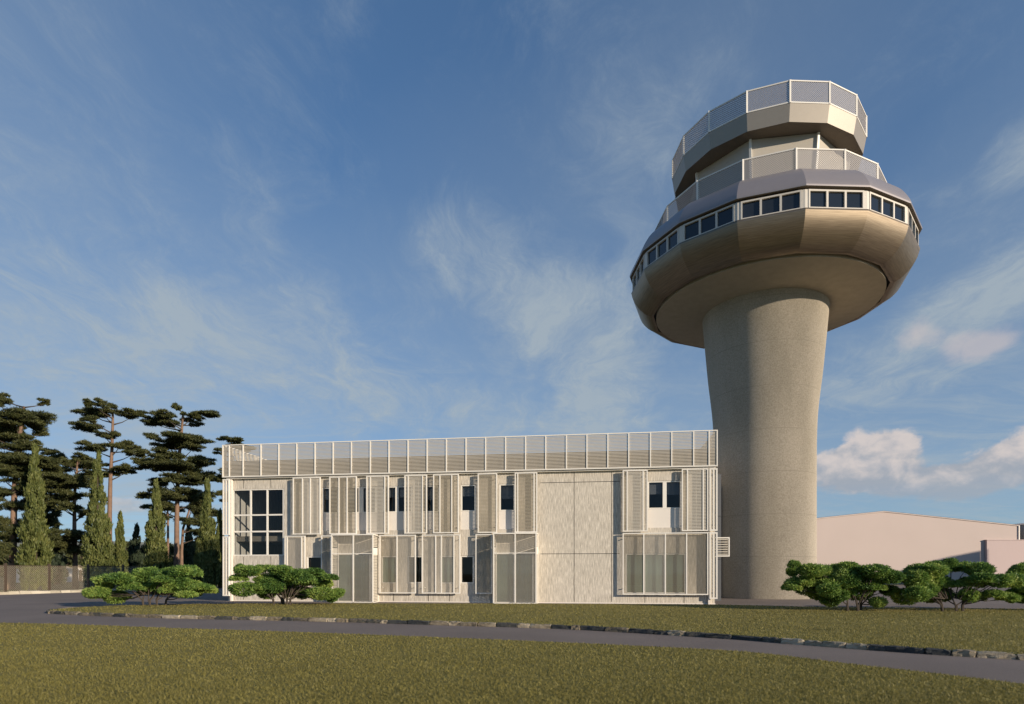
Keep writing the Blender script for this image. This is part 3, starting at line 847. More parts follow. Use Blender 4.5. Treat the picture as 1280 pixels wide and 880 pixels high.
def loft16(prof, mat, name, parent=twr, smooth=True):
    mb = MB()
    n = len(prof)
    for i in range(16):
        base = len(mb.v)
        for (r, z) in prof:
            mb.v.append(tuple(vx(i, r, z))); mb.v.append(tuple(vx(i + 1, r, z)))
        for k in range(n - 1):
            mb.f.append((base + 2 * k, base + 2 * k + 1, base + 2 * k + 3, base + 2 * k + 2)); mb.m.append(0)
    return mb.build(name, mat, parent, smooth)
bel = soft_profile([(7.06, 18.95), (7.28, 18.93), (7.62, 19.1), (7.92, 19.36), (8.2, 19.7), (8.42, 20.12), (8.55, 20.57)], 4)
loft16(bel + [(8.4, 20.58)], M['belly'], 'belly')
mb = MB(); mb.lathe([(6.5, 19.14), (7.3, 19.14)], 64); mb.build('shadow_gap', M['gasket'], twr)
rr = soft_profile([(8.66, 21.74), (8.57, 22.0), (8.34, 22.42), (8.07, 22.80), (7.65, 23.18), (7.1, 23.46), (6.85, 23.5)], 4)
loft16([(8.40, 21.66), (8.64, 21.67)], M['soffit_dark'], 'eave', smooth=False)
loft16([(8.64, 21.67), (8.66, 21.74)] + rr[1:] , M['ring_roof'], 'ring_roof')
loft16([(6.87, 23.495), (4.0, 23.495)], M['roof_felt'], 'gallery_deck', smooth=False)

# window ring: every face carries one framed band of three panes
RW = 8.47
for i in range(16):
    a, c = vx(i, RW, 0), vx(i + 1, RW, 0)
    u = (c - a).normalized(); L = (c - a).length
    nrm = Vector((u.y, -u.x, 0))
    if nrm.dot(a) < 0: nrm = -nrm
    def P(s, z, o=0.0): 
        q = a + u * s + nrm * o
        return (q.x, q.y, z)
    def slab(mb, s0, s1, z0, z1, o0, o1):
        b = len(mb.v)
        for o in (o0, o1):
            for (s, z) in ((s0, z0), (s1, z0), (s1, z1), (s0, z1)): mb.v.append(P(s, z, o))
        for q in ((0, 1, 2, 3), (7, 6, 5, 4), (0, 4, 5, 1), (1, 5, 6, 2), (2, 6, 7, 3), (3, 7, 4, 0)):
            mb.f.append(tuple(b + k for k in q)); mb.m.append(0)
    zl, zh = 20.6, 21.57
    e, g = .25, .11
    pw = (L - 2 * e - 2 * g) / 3
    mb = MB()
    slab(mb, 0.0, e, zl, zh, -.12, 0); slab(mb, L - e, L, zl, zh, -.12, 0)
    slab(mb, .17, e + .004, zl, zh, .002, .03); slab(mb, L - e - .004, L - .17, zl, zh, .002, .03)
    slab(mb, e + .004, L - e - .004, 21.48, zh, -.12, .03); slab(mb, e + .004, L - e - .004, zl, zl + .05, -.12, .03)
    for k in (1, 2):
        s = e + k * pw + (k - 1) * g
        slab(mb, s, s + g, zl + .05, 21.48, -.12, .03)
    fr = mb.build('window_band', M['frame_cream'], twr)
    for k in range(3):
        s = e + k * (pw + g)
        mp = MB(); mp.face([P(s, zl + .05, -.07), P(s + pw, zl + .05, -.07), P(s + pw, 21.48, -.07), P(s, 21.48, -.07)])
        mp.build('pane', M['smoked_glass'], fr)

def lattice_panel(mb, a, c, z0, z1, step=.085, w=.032):
    """crossed diagonal wires filling the upright rectangle between a and c"""
    L = (Vector(c) - Vector(a)).length; u = (Vector(c) - Vector(a)) / L
    H = z1 - z0
    nrm = Vector((u.y, -u.x, 0))
    for sgn in (1, -1):
        k = -H
        while k < L:
            s0, s1, t0, t1 = k, k + H, 0.0, H
            if s0 < 0: t0 = -s0; s0 = 0.0
            if s1 > L: t1 -= s1 - L; s1 = L
            if s1 - s0 > .03:
                za, zb = (z0 + t0, z0 + t1) if sgn > 0 else (z1 - t0, z1 - t1)
                p, q = Vector(a) + u * s0 + nrm * .006 * sgn, Vector(a) + u * s1 + nrm * .006 * sgn
                p.z, q.z = za, zb
                mb.bar(p, q, .010, w, up=u.cross(Vector((0, 0, 1))).cross((q - p).normalized()))
            k += step * 1.414
    return mb

def railing(r, z0, z1, name):
    fr = MB()
    for i in range(16):
        p, q = vx(i, r, 0), vx(i + 1, r, 0)
        fr.bar((p.x, p.y, z0), (p.x, p.y, z1), .09, .09)
        for z in (z0 + .035, z1 - .035): fr.bar((p.x, p.y, z), (q.x, q.y, z), .06, .07)
    o = fr.build(name, M['white_metal'], twr)
    for i in range(16):
        mb = MB()
        p, q = vx(i, r, 0), vx(i + 1, r, 0)
        d = (q - p).normalized() * .05
        lattice_panel(mb, p + d, q - d, z0 + .07, z1 - .07)
        mb.build('mesh_panel', M['lattice'], o)
railing(6.95, 23.5, 24.75, 'lower_railing')

# cab, octagonal, leaning slightly outwards
CA = [R(-31 + 45 * k) for k in range(8)]
def cv(k, r, z): a = CA[k % 8]; return Vector((r * math.sin(a), -r * math.cos(a), z))
mb = MB()
for k in range(8): mb.face([cv(k, 4.55, 23.5), cv(k + 1, 4.55, 23.5), cv(k + 1, 4.88, 27.1), cv(k, 4.88, 27.1)])
cab = mb.build('cab', M['cab_panel'], twr)
mb = MB()
for k in range(8): mb.bar(cv(k, 4.58, 23.5), cv(k, 4.91, 27.1), .14, .14, up=cv(k, 1, 0))
mb.build('corner_post', M['white_metal'], cab)

# roof drum with its own railing
loft16([(5.66, 27.12), (5.83, 28.06)], M['tower_panel'], 'roof_drum', smooth=False)
loft16([(0.02, 27.118), (5.655, 27.118)], M['soffit_dark'], 'roof_soffit', smooth=False)
loft16([(5.82, 28.05), (.02, 28.05)], M['roof_felt'], 'roof_deck', smooth=False)
railing(5.82, 28.065, 29.35, 'upper_railing')

# ------------------------------------------------------------------ hangar and its neighbours
mb = MB()
hx0, hx1, hxa, hy0, hy1, ze, za = 31.4, 66.5, 48.85, 80.0, 130.0, 7.78, 9.63
mb.face([(hx0, hy0, 0), (hx1, hy0, 0), (hx1, hy0, ze), (hxa, hy0, za), (hx0, hy0, ze)])
mb.face([(hx0, hy1, 0), (hx1, hy1, 0), (hx1, hy1, ze), (hxa, hy1, za), (hx0, hy1, ze)])
mb.face([(hx0, hy0, 0), (hx0, hy1, 0), (hx0, hy1, ze), (hx0, hy0, ze)]); mb.face([(hx1, hy0, 0), (hx1, hy1, 0), (hx1, hy1, ze), (hx1, hy0, ze)])
hg = mb.build('hangar', M['hangar_wall'])
tag(hg, 'long pale pink hangar with a low gable behind the tower', 'hangar')
mb = MB()
mb.face([(hx0 - .1, hy0 - .02, ze + .02), (hxa, hy0 - .02, za + .03), (hxa, hy1 + .1, za + .03), (hx0 - .1, hy1 + .1, ze + .02)])
mb.face([(hxa, hy0 - .02, za + .03), (hx1 + .1, hy0 - .02, ze + .02), (hx1 + .1, hy1 + .1, ze + .02), (hxa, hy1 + .1, za + .03)])
for (p, q) in (((hx0, ze), (hxa, za)), ((hxa, za), (hx1, ze))): mb.bar((p[0], hy0 - .06, p[1] - .06), (q[0], hy0 - .06, q[1] - .06), .1, .09)
M['hangar_roof'] = plain('hangar_roof', (.60, .50, .45), .7, vary=.05)
mb.build('roof', M['hangar_roof'], hg)
mb = MB(); mb.bar((hx1 + .06, hy0 - .06, 5.6), (hx1 + .06, hy0 - .06, ze - .05), .14, .14)
mb.build('corner_trim', M['trim_white'], hg)
mb = MB(); mb.box(62.1, 78, 79.6, 79.98, 0, 5.75)
an = mb.build('hangar_annex', M['hangar_annex'])
tag(an, 'low flat roofed pink block standing against the front of the hangar', 'building')
mb = MB(); mb.box(62.05, 78.05, 79.55, 79.97, 5.75, 5.85); mb.build('roof', M['hangar_annex'], an)
mb = MB(); mb.box(69.0, 80, 82, 95, 0, 8.0)
gb = mb.build('grey_building', M['grey_clad'])
tag(gb, 'dark grey building peeping out right of the hangar', 'building')
mb = MB(); mb.box(68.9, 80.1, 81.9, 95.1, 8.0, 8.2); mb.build('roof', M['trim_white'], gb)
mb = MB()
for z in (6.3, 6.8, 7.3): mb.box(69.2, 79.8, 81.93, 82.0, z, z + .18)
mb.build('louvres', M['slat_metal'], gb)

# ------------------------------------------------------------------ fence on the left
fd = Vector((2.2, 5.6, 0)).normalized()
f0 = Vector((-37.2, 44.7, 0))
fn = empty('mesh_fence', f0)
tag(fn, 'brown wire mesh fence along the left edge of the asphalt', 'fence')
spac, NB, NA = 3.0, 2, 4
for k in range(-NB, NA + 1):
    p = fd * spac * k
    mb = MB(); mb.bar((p.x, p.y, 0), (p.x, p.y, 2.3), .14, .14)
    mb.build('post', M['fence_post'], fn)
    if k < NA:
        q = fd * spac * (k + 1)
        mb = MB()
        for z in (.16, 2.12): mb.bar((p.x, p.y, z), (q.x, q.y, z), .04, .05)
        fr = mb.build('rail', M['fence_post'], fn)
        mb = MB(); lattice_panel(mb, p + fd * .07, q - fd * .07, .18, 2.1, .10, .008)
        mb.build('mesh_panel', M['fence_wire'], fn)
mb = MB()
nseg = 46
r = random.Random(8)
side = Vector((fd.y, -fd.x, 0))
for k in range(nseg):
    s0 = -NB * spac - 14 + k * (NA * spac + NB * spac + 15) / nseg
    s1 = s0 + (NA * spac + NB * spac + 15) / nseg * .98
    p, q = f0 + fd * s0, f0 + fd * s1
    h = r.uniform(.16, .26); w0 = r.uniform(.28, .40)
    b = len(mb.v)
    for c in (p, q):
        for (o, z) in ((-.2, 0), (w0 + r.uniform(-.04, .04), 0), (w0 - .08 + r.uniform(-.05, .05), h * r.uniform(.8, 1.1)), (-.15, h)):
            mb.v.append(tuple(c + side * o + Vector((0, 0, z))))
    for qd in ((0, 1, 2, 3), (7, 6, 5, 4), (0, 4, 5, 1), (1, 5, 6, 2), (2, 6, 7, 3), (3, 7, 4, 0)): mb.f.append(tuple(b + t for t in qd)); mb.m.append(0)
M['pale_stone'] = stone_mat('pale_stone', [(.2, (.2, .17, .12)), (.5, (.40, .35, .26)), (.85, (.55, .49, .38))])
tag(mb.build('fence_kerb', M['pale_stone']), 'low pale stone kerb under the mesh fence', kind='structure')

def outbuilding(px, Y, w, h, label):
    x = (px - 640) / 761 * Y
    mb = MB(); mb.box(x - w / 2, x + w / 2, Y, Y + w * .8, 0, h)
    o = tag(mb.build('outbuilding', M['trim_white']), label, 'shed', 'pale sheds beyond the fence')
    mb = MB()
    for q in ((x - w / 2 - .12, x), (x, x + w / 2 + .12)):
        z0, z1 = (h + .02, h + w * .22) if q[1] == x else (h + w * .22, h + .02)
        mb.face([(q[0], Y - .12, z0), (q[1], Y - .12, z1), (q[1], Y + w * .8 + .12, z1), (q[0], Y + w * .8 + .12, z0)])
    for y in (Y - .002, Y + w * .8 + .002): mb.face([(x - w / 2, y, h), (x + w / 2, y, h), (x, y, h + w * .22)])
    mb.build('roof', M['fence_wire'], o)
    mb = MB(); mb.box(x - .5, x + .5, Y - .05, Y - .004, 0, 1.9); mb.build('door', M['fence_post'], o)
outbuilding(30, 92, 4.2, 2.0, 'widest pale shed seen through the fence, between the leftmost posts')
outbuilding(73, 96, 3.0, 1.9, 'small pale shed seen through the fence near its second post')
outbuilding(99, 104, 2.6, 2.2, 'small pale shed seen through the fence behind the low pine')

# ------------------------------------------------------------------ plants
def cards(c, rad, n, ln, wd, r, up=.35, tipout=1.0, shell=.55, flat=False, jit=.6):
    """n leaf-shaped quads spread through (mostly near the skin of) an ellipsoid"""
    d = r.normal(size=(n, 3)); d /= np.linalg.norm(d, axis=1, keepdims=True)
    q = shell + (1 - shell) * r.random(n) ** .7
    if flat: d[:, 2] = np.where(d[:, 2] < -.25, -d[:, 2] * .6, d[:, 2])
    pos = d * q[:, None] * rad + c
    nrm = d / rad; nrm /= np.linalg.norm(nrm, axis=1, keepdims=True)
    out = d * np.array([1, 1, .3]) * tipout + np.array([0, 0, up]) + r.normal(size=(n, 3)) * jit
    out /= np.linalg.norm(out, axis=1, keepdims=True)
    sd_ = np.cross(out, nrm + r.normal(size=(n, 3)) * .5); sd_ /= (np.linalg.norm(sd_, axis=1, keepdims=True) + 1e-9)
    L = ln * (.55 + .9 * r.random(n))[:, None]; Wd = wd * (.6 + .8 * r.random(n))[:, None]
    V = np.zeros((n, 4, 3))
    V[:, 0] = pos - out * L * .45; V[:, 1] = pos + sd_ * Wd * .5 - out * L * .05; V[:, 2] = pos + out * L * .55; V[:, 3] = pos - sd_ * Wd * .5 - out * L * .05
    return V

F_, HZ, EYE = 761.0, 714.0, 1.72
def spot(px, py, Y):
    """real position of a measured direction at depth Y"""
    return np.array([(px - 640) / F_ * Y, Y, (HZ - py) / F_ * Y + EYE])

def pine(name, Y, trunk, plates, seed, label, group, thick=.26, back=.5, mat='pine_leaf'):
    """trunk: measured points bottom to top; plates: (x, y, half width, half height)"""
    r = np.random.default_rng(seed); rr = random.Random(seed)
    tp = [spot(x, y, Y) for x, y in trunk]
    base = np.array([tp[0][0], Y, 0.0])
    root = empty(name, tuple(base))
    tag(root, label, 'tree', group)
    pts = [np.array([0, 0, -.2])] + [p - base for p in tp if p[2] > .3]
    nP = len(pts)
    rad = [thick * (1.25 if k == 0 else 1.0) * (1 - .68 * k / (nP - 1)) for k in range(nP)]
    mb = MB(); mb.tube([tuple(p) for p in pts], rad, 9)
    VV = []; k_ = Y / F_
    zs = np.array([p[2] for p in pts]); xs = np.array([p[0] for p in pts]); ys = np.array([p[1] for p in pts])
    zmin = min(spot(*q[:2], Y)[2] for q in plates); zmax = max(spot(*q[:2], Y)[2] for q in plates)
    allp = []
    for (x, y, hw, hh) in plates:
        c = spot(x, y, Y) - base
        c[1] += rr.uniform(-.35, .35) * hw * k_
        allp.append((c, hw * k_, hh * k_))
    for _ in range(int(back * len(plates) / 2)):                    # plates on the near and far side of the trunk
        c, a, h = rr.choice(allp[:len(plates)])
        ang = rr.choice((-1, 1)) * rr.uniform(.9, 2.2)
        tx = np.interp(c[2], zs, xs)
        d = abs(c[0] - tx) * .6 + a * .5
        c2 = np.array([tx + d * math.cos(ang) * .45, d * math.sin(ang) * 1.3, c[2] + rr.uniform(-.5, .5) * h])
        allp.append((c2, a * rr.uniform(.5, .75), h * .9))
    for (c, a, h) in allp:
        t0 = np.array([np.interp(c[2] - a * .3, zs, xs), np.interp(c[2] - a * .3, zs, ys), max(c[2] - a * .35 - h, 1.0)])
        t0[2] = min(t0[2], zs[-1] - .1)
        if rr.random() < .97:
            m_ = (t0 + c) / 2 + np.array([0, 0, -.1 * a])
            mb.tube([tuple(t0), tuple(m_), tuple(c + np.array([0, 0, -h * .2]))], [.07 + .012 * a, .045, .02], 5, 1)
        ns = 5 + int(a * 4.2)
        slope = rr.uniform(-.10, .22)
        for _ in range(ns):
            ang = rr.uniform(0, 2 * PI); q = rr.random() ** .5
            cc = c + np.array([math.cos(ang) * q * a * .72, math.sin(ang) * q * a * .72, rr.uniform(-.75, .6) * h + slope * q * a])
            ra = a * rr.uniform(.16, .38); rz = h * rr.uniform(.38, .8)
            n = int(150 + 400 * ra * ra * 2)
            out = cards(cc, np.array([ra * (1 + .5 * abs(math.cos(ang))), ra * (1 + .5 * abs(math.sin(ang))), rz]), n, .32, .062, r, up=.35, tipout=.9, shell=.3, flat=True, jit=.5)
            VV.append(out)
    mb.build('trunk', [M['bark_red'], M['bark_dark']], root, smooth=True)
    np_mesh('crown', np.concatenate(VV), 4, M[mat], root)
    return root

GP = 'tall pines beyond the fence'
pine('pine_tree', 57, [(12, 735), (16, 700), (17, 650), (18, 612), (21, 570), (27, 530), (30, 508)],
     [(3, 499, 12, 5), (28, 517, 34, 9), (-14, 520, 22, 9), (8, 538, 26, 8), (-22, 548, 24, 9), (16, 556, 30, 9), (34, 573, 34, 8), (-8, 572, 26, 9), (46, 586, 30, 8), (5, 592, 30, 9), (-24, 600, 22, 9), (34, 602, 26, 9), (2, 618, 24, 8), (-14, 640, 22, 9), (6, 655, 22, 11), (8, 674, 20, 10), (24, 530, 30, 8), (50, 578, 26, 8), (60, 592, 22, 8), (22, 585, 30, 9), (40, 612, 26, 9), (18, 632, 26, 9), (34, 560, 26, 7), (22, 664, 22, 10), (-4, 690, 22, 10)],
     21, 'broadest dark pine with stacked flat boughs at the left edge', GP, .34)
pine('pine_tree', 66, [(60, 735), (59, 690), (58, 640), (57, 600), (58, 570)],
     [(56, 566, 14, 5), (68, 574, 16, 5), (50, 582, 16, 6), (76, 586, 16, 6), (60, 598, 24, 7), (44, 612, 14, 6), (66, 622, 20, 7), (62, 640, 18, 7), (74, 606, 20, 7), (58, 656, 20, 8), (52, 630, 16, 7), (66, 676, 22, 9)],
     22, 'short dark pine close behind the nearest pine at the left edge', GP, .2)
pine('pine_tree', 60, [(94, 735), (94, 700), (93, 660), (93, 620), (96, 590), (97, 575)],
     [(98, 573, 13, 5), (88, 583, 17, 6), (110, 580, 14, 5), (98, 606, 26, 8), (70, 610, 16, 7), (76, 632, 18, 7), (112, 596, 14, 6), (82, 668, 26, 9), (104, 676, 22, 9), (66, 686, 16, 9), (90, 618, 22, 7), (104, 640, 18, 7), (84, 598, 18, 6), (92, 690, 24, 8)],
     23, 'low pine with a dark skirt of boughs just left of a wide cypress', GP, .24)
pine('pine_tree', 62, [(136, 736), (137, 690), (137, 640), (138, 600), (140, 560), (141, 528), (141, 512)],
     [(138, 507, 9, 4), (112, 517, 20, 4.5), (132, 518, 18, 5), (160, 519, 20, 5), (112, 536, 22, 5), (130, 545, 14, 5), (147, 543, 7, 4), (114, 558, 22, 6), (152, 558, 16, 6), (166, 566, 18, 6), (178, 578, 14, 6), (101, 578, 12, 5), (120, 580, 14, 5), (154, 588, 18, 6), (132, 592, 14, 5)],
     24, 'tall bare trunked pine with layered boughs against open sky', GP, .27)
pine('pine_tree', 64, [(220, 738), (221, 700), (221, 650), (222, 610), (224, 570), (227, 540), (229, 515)],
     [(223, 509, 10, 5), (255, 514, 17, 3.5), (236, 521, 18, 5), (204, 522, 18, 5), (188, 527, 18, 5), (214, 531, 14, 5), (222, 552, 36, 6), (206, 558, 22, 5), (244, 560, 24, 6), (212, 572, 24, 7), (248, 577, 24, 6), (190, 584, 16, 6), (226, 588, 38, 8), (256, 594, 16, 6), (198, 602, 22, 7), (238, 604, 30, 8), (188, 618, 18, 7), (220, 618, 32, 9), (252, 622, 20, 8), (202, 634, 18, 7)],
     25, 'tall pine with the fullest crown, nearest the building', GP, .30)
pine('pine_tree', 74, [(210, 734), (210, 690), (210, 650), (209, 622)],
     [(208, 620, 16, 6), (198, 634, 16, 6), (218, 636, 14, 5), (200, 646, 14, 5)],
     26, 'slim pine standing just left of the fullest pine', GP, .2)
pine('pine_tree', 72, [(227, 735), (227, 690), (229, 660), (236, 640), (240, 622)],
     [(246, 622, 18, 7), (238, 634, 18, 7), (254, 642, 18, 8), (240, 652, 18, 7), (262, 656, 12, 6), (250, 668, 16, 6)],
     27, 'leaning pine just right of the fullest pine trunk', GP, .2)
pine('pine_tree', 60, [(296, 735), (295, 690), (293, 640), (291, 590), (289, 555)],
     [(288, 553, 17, 2.4), (278, 566, 10, 4), (304, 562, 14, 3), (276, 598, 8, 5), (296, 590, 18, 6), (277, 617, 9, 5), (300, 622, 18, 6), (280, 600, 10, 4)],
     28, 'pine mostly hidden behind the left end of the building', GP, .24)

def cypress(Y, x, top, bot, hw, seed, label, group='slender cypresses beyond the fence', mat='cypress_leaf', name='cypress_tree', power=.75):
    r = np.random.default_rng(seed); rr = random.Random(seed)
    t = spot(x, top, Y); base = np.array([t[0], Y, 0.0]); H = t[2]; wr = hw * Y / F_
    root = empty(name, tuple(base)); tag(root, label, 'tree', group)
    mb = MB(); mb.tube([(0, 0, -.1), (0, 0, H * .4), (.02, 0, H * .9)], [.2, .12, .03], 7); mb.build('trunk', M['bark_dark'], root)
    VV = []
    z = .7
    while z < H:
        f = z / H
        rad = wr * min(1, (1.04 - f) ** power * 1.18) * (.72 + .28 * min(1, f * 6))
        k = max(4, int(10 * rad / wr))
        for _ in range(k):
            a = rr.uniform(0, 2 * PI); q = rr.uniform(.35, .9)
            c = np.array([math.cos(a) * rad * q, math.sin(a) * rad * q, z + rr.uniform(-.3, .4)])
            ra = max(.16, rad * .38)
            VV.append(cards(c, np.array([ra, ra, .55]), int(90 + 90 * ra), .32, .11, r, up=1.5, tipout=.5, shell=.4, jit=.35))
        z += .42
    VV.append(cards(np.array([0, 0, H - .25]), np.array([.12, .12, .45]), 40, .34, .09, r, up=2, tipout=.2, jit=.2))
    np_mesh('crown', np.concatenate(VV), 4, M[mat], root)
cypress(55, 44, 560, 712, 17, 41, 'broad cypress standing before the leftmost pines')
cypress(56, 122, 572, 712, 17.5, 42, 'tall wide cypress in front of the bare trunked pine')
cypress(66, 150, 644, 712, 9, 43, 'smallest cypress in the sky gap between the pines')
cypress(57, 195, 608, 716, 15, 44, 'cypress left of the reddish twin trunks')
cypress(58, 259, 602, 718, 14, 45, 'cypress just left of the building corner')
cypress(62, 275, 640, 718, 8, 46, 'thin cypress touching the building corner')
cypress(78, 171, 660, 712, 17, 47, 'dark bluish conifer behind the shrub, in the sky gap', 'dark conifers far behind', 'conifer_leaf', 'conifer_tree', 1.0)
cypress(84, 236, 655, 714, 13, 48, 'dark bluish conifer seen between the trunks near the building', 'dark conifers far behind', 'conifer_leaf', 'conifer_tree', 1.0)
cypress(80, 70, 648, 712, 12, 49, 'dark bluish conifer between the left hand pines', 'dark conifers far behind', 'conifer_leaf', 'conifer_tree', 1.0)

def broadleaf(x, Y, top, hw, seed, label):
    r = np.random.default_rng(seed); rr = random.Random(seed)
    t = spot(x, top, Y); H = t[2]; a = hw * Y / F_
    base = np.array([t[0], Y, 0.0])
    root = empty('far_tree', tuple(base)); tag(root, label, 'tree', 'far trees in the meadow')
    mb = MB(); mb.tube([(0, 0, -.1), (.1, 0, H * .5), (0, .1, H * .8)], [.28, .2, .06], 6)
    VV = []
    for _ in range(22):
        an = rr.uniform(0, 2 * PI); q = rr.random() ** .5 * .8; zz = H * rr.uniform(.2, .9)
        w_ = math.sin(min(1, (1.03 - zz / H) * 2.2) * PI / 2)
        c = np.array([math.cos(an) * q * a * w_, math.sin(an) * q * a * w_, zz])
        if q > .3: mb.tube([(0, 0, zz * .6), tuple(c)], [.1, .03], 4)
        ra = a * rr.uniform(.22, .38)
        VV.append(cards(c, np.array([ra, ra, ra * .75]), 130, .7, .4, r, up=.2, shell=.4))
    mb.build('trunk', M['bark_dark'], root)
    np_mesh('crown', np.concatenate(VV), 4, M['far_leaf'], root)
far = [(-8, 95, 676, 18), (14, 120, 684, 16), (36, 100, 674, 16), (58, 125, 684, 15), (78, 98, 680, 16), (100, 130, 686, 16), (132, 105, 678, 16), (158, 120, 674, 10), (166, 96, 684, 13), (184, 130, 678, 15), (204, 100, 676, 14), (222, 122, 676, 14), (244, 98, 668, 14), (262, 115, 678, 14), (281, 100, 682, 14)]
names = ['far round tree at the left edge, behind the broadest pine', 'far round tree just right of the broadest pine trunk', 'far round tree behind the broad cypress', 'far round tree behind the short dark pine', 'far round tree left of the low pine trunk', 'far round tree right of the low pine trunk', 'far round tree behind the bare trunked pine', 'far slim tree right of the smallest cypress', 'far round tree under the dark conifer in the sky gap', 'far round tree between conifer and cypress in the middle', 'far round tree behind the slim pine', 'far round tree behind the fullest pine trunk', 'tallest far round tree, left of the corner cypress', 'far round tree behind the corner cypress', 'far round tree nearest the building corner']
for k, ((x, Y, top, hw), nm) in enumerate(zip(far, names)): broadleaf(x, Y, top, hw, 60 + k, nm)

# added block out of view, its profile shaped to throw shade on the hangar
def shade_block():
    ca, sa = math.cos(R(SUN_AZ)), math.sin(R(SUN_AZ))
    def P(p, q, z): return (p * ca + q * sa, p * sa - q * ca, z)
    base = 60 * ca
    prof = [(91.2, 0), (91.2, 10.9), (92.6, 11.8), (94.6, 12.5), (97, 12.9), (98.4, 13.0), (101.0, 13.0), (101.0, 0)]
    q0, q1 = 32.0, 50.0
    mb = MB()
    mb.face([P(p, q0, z) for p, z in prof]); mb.face([P(p, q1, z) for p, z in prof])
    for (p0, z0), (p1, z1) in ((prof[0], prof[1]), (prof[6], prof[7])):
        mb.face([P(p0, q0, z0), P(p1, q0, z1), P(p1, q1, z1), P(p0, q1, z0)])
    o = tag(mb.build('hangar', M['hangar_wall']), 'round shouldered hangar outside the right edge that shades the pink hangar', 'hangar')
    mb = MB()
    for k in range(1, 6):
        (p0, z0), (p1, z1) = prof[k], prof[k + 1]
        mb.face([P(p0, q0, z0 + .01), P(p1, q0, z1 + .01), P(p1, q1, z1 + .01), P(p0, q1, z0 + .01)])
    mb.build('roof', M['hangar_roof'], o)
shade_block()

def shrub(Y, foot, pads, stems, seed, label, z0=LAWN_Z):
    """cloud-shaped evergreen: separate leafy pads on a few bent stems"""
    r = np.random.default_rng(seed); rr = random.Random(seed)
    k_ = Y / F_
    base = np.array([(foot - 640) * k_, Y, z0])
    root = empty('spreading_shrub', tuple(base)); tag(root, label, 'shrub', 'spreading evergreen shrubs on the middle lawn')
    VV = []; cs = []
    for (x, y, hw, hh) in pads:
        hw, hh = hw * rr.uniform(.85, 1.0), hh * rr.uniform(.98, 1.22)
        c = spot(x, y + rr.uniform(-2.5, 2.0), Y) - base
        c[1] = rr.uniform(-.75, .55) * (1.3 - min(1, abs(c[0]) / 2.8)) * 1.1
        cs.append((c, hw * k_, hh * k_))
    fr = list(cs)
    for _ in range(len(fr) // 2):                                 # smaller tufts between the measured pads
        (c1, a1, h1), (c2, a2, h2) = rr.sample(fr, 2)
        if np.linalg.norm(c1 - c2) > 1.5: continue
        f = rr.uniform(.3, .7)
        cs.append((c1 * f + c2 * (1 - f) + np.array([0, rr.uniform(-.35, .2), rr.uniform(-.12, .1)]), rr.uniform(.32, .5), rr.uniform(.22, .32)))
    for q in range(4):                                            # dark leafy heart over the stems
        cs.append((np.array([rr.uniform(-1.3, 1.3), rr.uniform(-.4, .5), rr.uniform(.8, 1.2)]), rr.uniform(.5, .7), rr.uniform(.26, .36)))
    for (c, a, h) in fr[:]:                                       # pads that fill the far side
        if rr.random() < .65: cs.append((np.array([c[0] * .85 + rr.uniform(-.3, .3), rr.uniform(.4, 1.2), c[2] - rr.uniform(0, .25)]), a * 1.05, h * 1.15))
    for (c, a, h) in cs:
        n = int(900 + 3000 * a * h * 2)
        V = cards(c, np.array([a, a * .85, h]), n, .125, .042, r, up=.2, tipout=.9, shell=.62, flat=rr.random() < .5, jit=.42)
        VV.append(V)
        for _ in range(10):                                       # knobbly outline
            an = rr.uniform(0, 2 * PI); f = rr.uniform(.35, .85)
            c2 = c + np.array([math.cos(an) * a * f, math.sin(an) * a * .8 * f, (rr.uniform(-.35, .25) + .75 * (1 - f)) * h])
            VV.append(cards(c2, np.array([a * .30, a * .30, h * .36]), 150, .13, .040, r, up=.35, shell=.5, flat=True, jit=.42))
    mb = MB()
    for i, sx in enumerate(stems):
        s = np.array([(sx - 640) * k_ - base[0], rr.uniform(-.3, .3), -.05])
        side = sorted(fr, key=lambda q: abs(q[0][0] - s[0] * 2.2))[:3]
        for j, (c, a, h) in enumerate(side):
            m_ = s + (c - s) * .42 + np.array([0, 0, .12])
            mb.tube([tuple(s + np.array([j * .02, 0, 0])), tuple(s * .95 + np.array([(c[0] - s[0]) * .08, 0, .3])), tuple(m_), tuple(c * np.array([.9, .9, .9]))], [.036, .03, .022, .01], 6)
    for (c, a, h) in cs:
        mb.tube([tuple(np.array([c[0] * .25, c[1] * .3, .5])), tuple(c * np.array([.6, .6, .82])), tuple(c)], [.022, .016, .008], 5)
    mb.build('stem', M['bark_dark'], root)
    np_mesh('foliage', np.concatenate(VV), 4, M['shrub_leaf'], root)

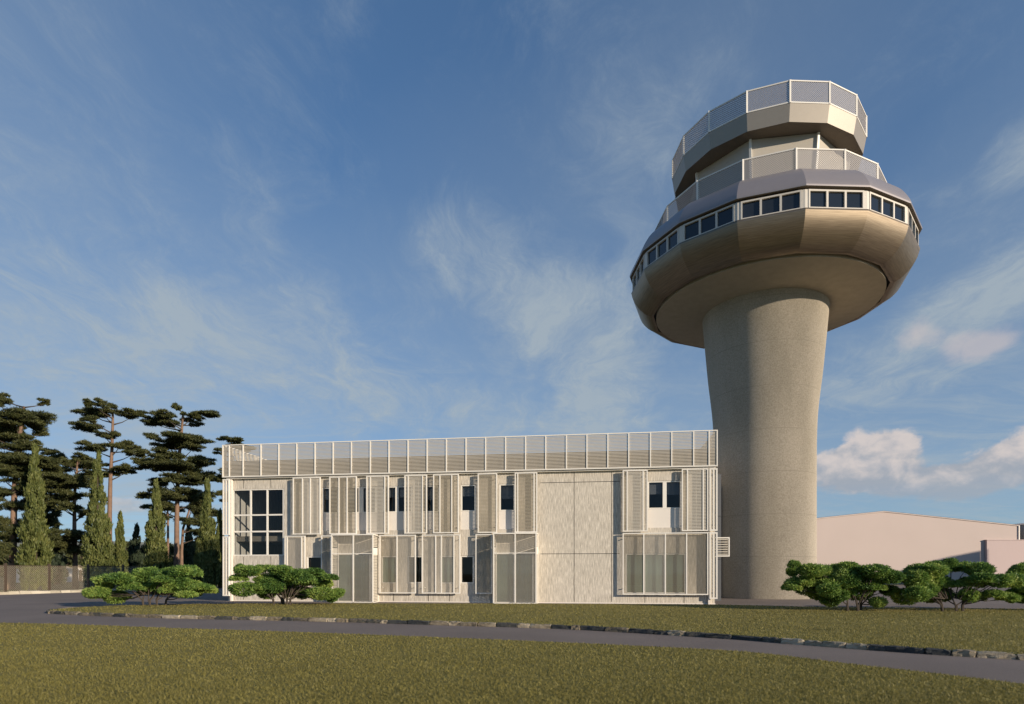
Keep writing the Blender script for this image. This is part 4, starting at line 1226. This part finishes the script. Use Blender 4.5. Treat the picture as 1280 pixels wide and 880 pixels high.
shrub(28.6, 190, [(120, 741, 15, 7), (139, 727, 24, 10), (126, 745, 14, 6), (167, 738, 20, 8), (174, 716, 20, 8), (203, 720, 17, 9), (230, 718, 18, 9), (226, 733, 25, 8), (210, 738, 14, 7), (252, 738, 16, 7), (190, 730, 16, 9), (160, 725, 18, 8), (240, 742, 14, 6)],
      [178, 190, 198, 206], 81, 'spreading green shrub at the left tip of the lawn, left of the building')
shrub(29.2, 355, [(297, 711, 8, 5), (316, 713, 18, 6), (303, 724, 12, 6), (310, 738, 20, 8), (336, 727, 18, 10), (357, 714, 18, 7), (372, 719, 22, 8), (390, 714, 14, 5), (393, 724, 20, 9), (415, 726, 12, 6), (404, 740, 22, 7), (374, 741, 13, 7), (422, 740, 9, 5), (354, 741, 13, 8), (330, 741, 14, 7)],
      [345, 350, 354, 360, 364], 82, 'spreading green shrub in front of the building, before the big window')
shrub(24.6, 1070, [(991, 709, 8, 5), (1011, 715, 20, 8), (990, 738, 10, 6), (1006, 730, 22, 10), (1029, 717, 18, 9), (1060, 712, 17, 8), (1055, 724, 20, 10), (1084, 715, 20, 8), (1048, 744, 13, 7), (1077, 743, 20, 9), (1095, 752, 11, 6), (1105, 719, 18, 8), (1112, 729, 16, 8), (1118, 740, 12, 7), (1028, 738, 16, 8)],
      [1059, 1070, 1080], 83, 'spreading green shrub just right of the tower base')
shrub(24.4, 1190, [(1136, 744, 17, 8), (1146, 723, 16, 9), (1165, 713, 20, 8), (1176, 728, 24, 11), (1187, 709, 16, 6), (1222, 714, 20, 8), (1215, 728, 18, 9), (1238, 728, 18, 8), (1256, 726, 16, 8), (1258, 748, 14, 7), (1210, 746, 13, 8), (1236, 746, 14, 8), (1190, 742, 16, 9), (1166, 742, 14, 8)],
      [1176, 1183, 1193, 1200, 1208], 84, 'spreading green shrub between the two other right hand shrubs')
shrub(24.6, 1328, [(1278, 722, 12, 8), (1284, 712, 12, 7), (1300, 712, 20, 9), (1285, 738, 14, 9), (1310, 730, 24, 12), (1335, 715, 22, 9), (1360, 726, 20, 9), (1340, 742, 18, 8), (1275, 745, 9, 6)],
      [1318, 1328, 1336], 85, 'spreading green shrub cut off by the right edge')

# ------------------------------------------------------------------ render settings
scene.view_settings.view_transform = 'Standard'
scene.view_settings.look = 'None'
scene.view_settings.gamma = 1.0
scene.view_settings.exposure = 0.18
scene.view_settings.use_curve_mapping = False
scene.cycles.use_denoising = True
scene.cycles.max_bounces = 8
scene.cycles.transparent_max_bounces = 24
scene.cycles.use_adaptive_sampling = True
scene.cycles.adaptive_threshold = .015
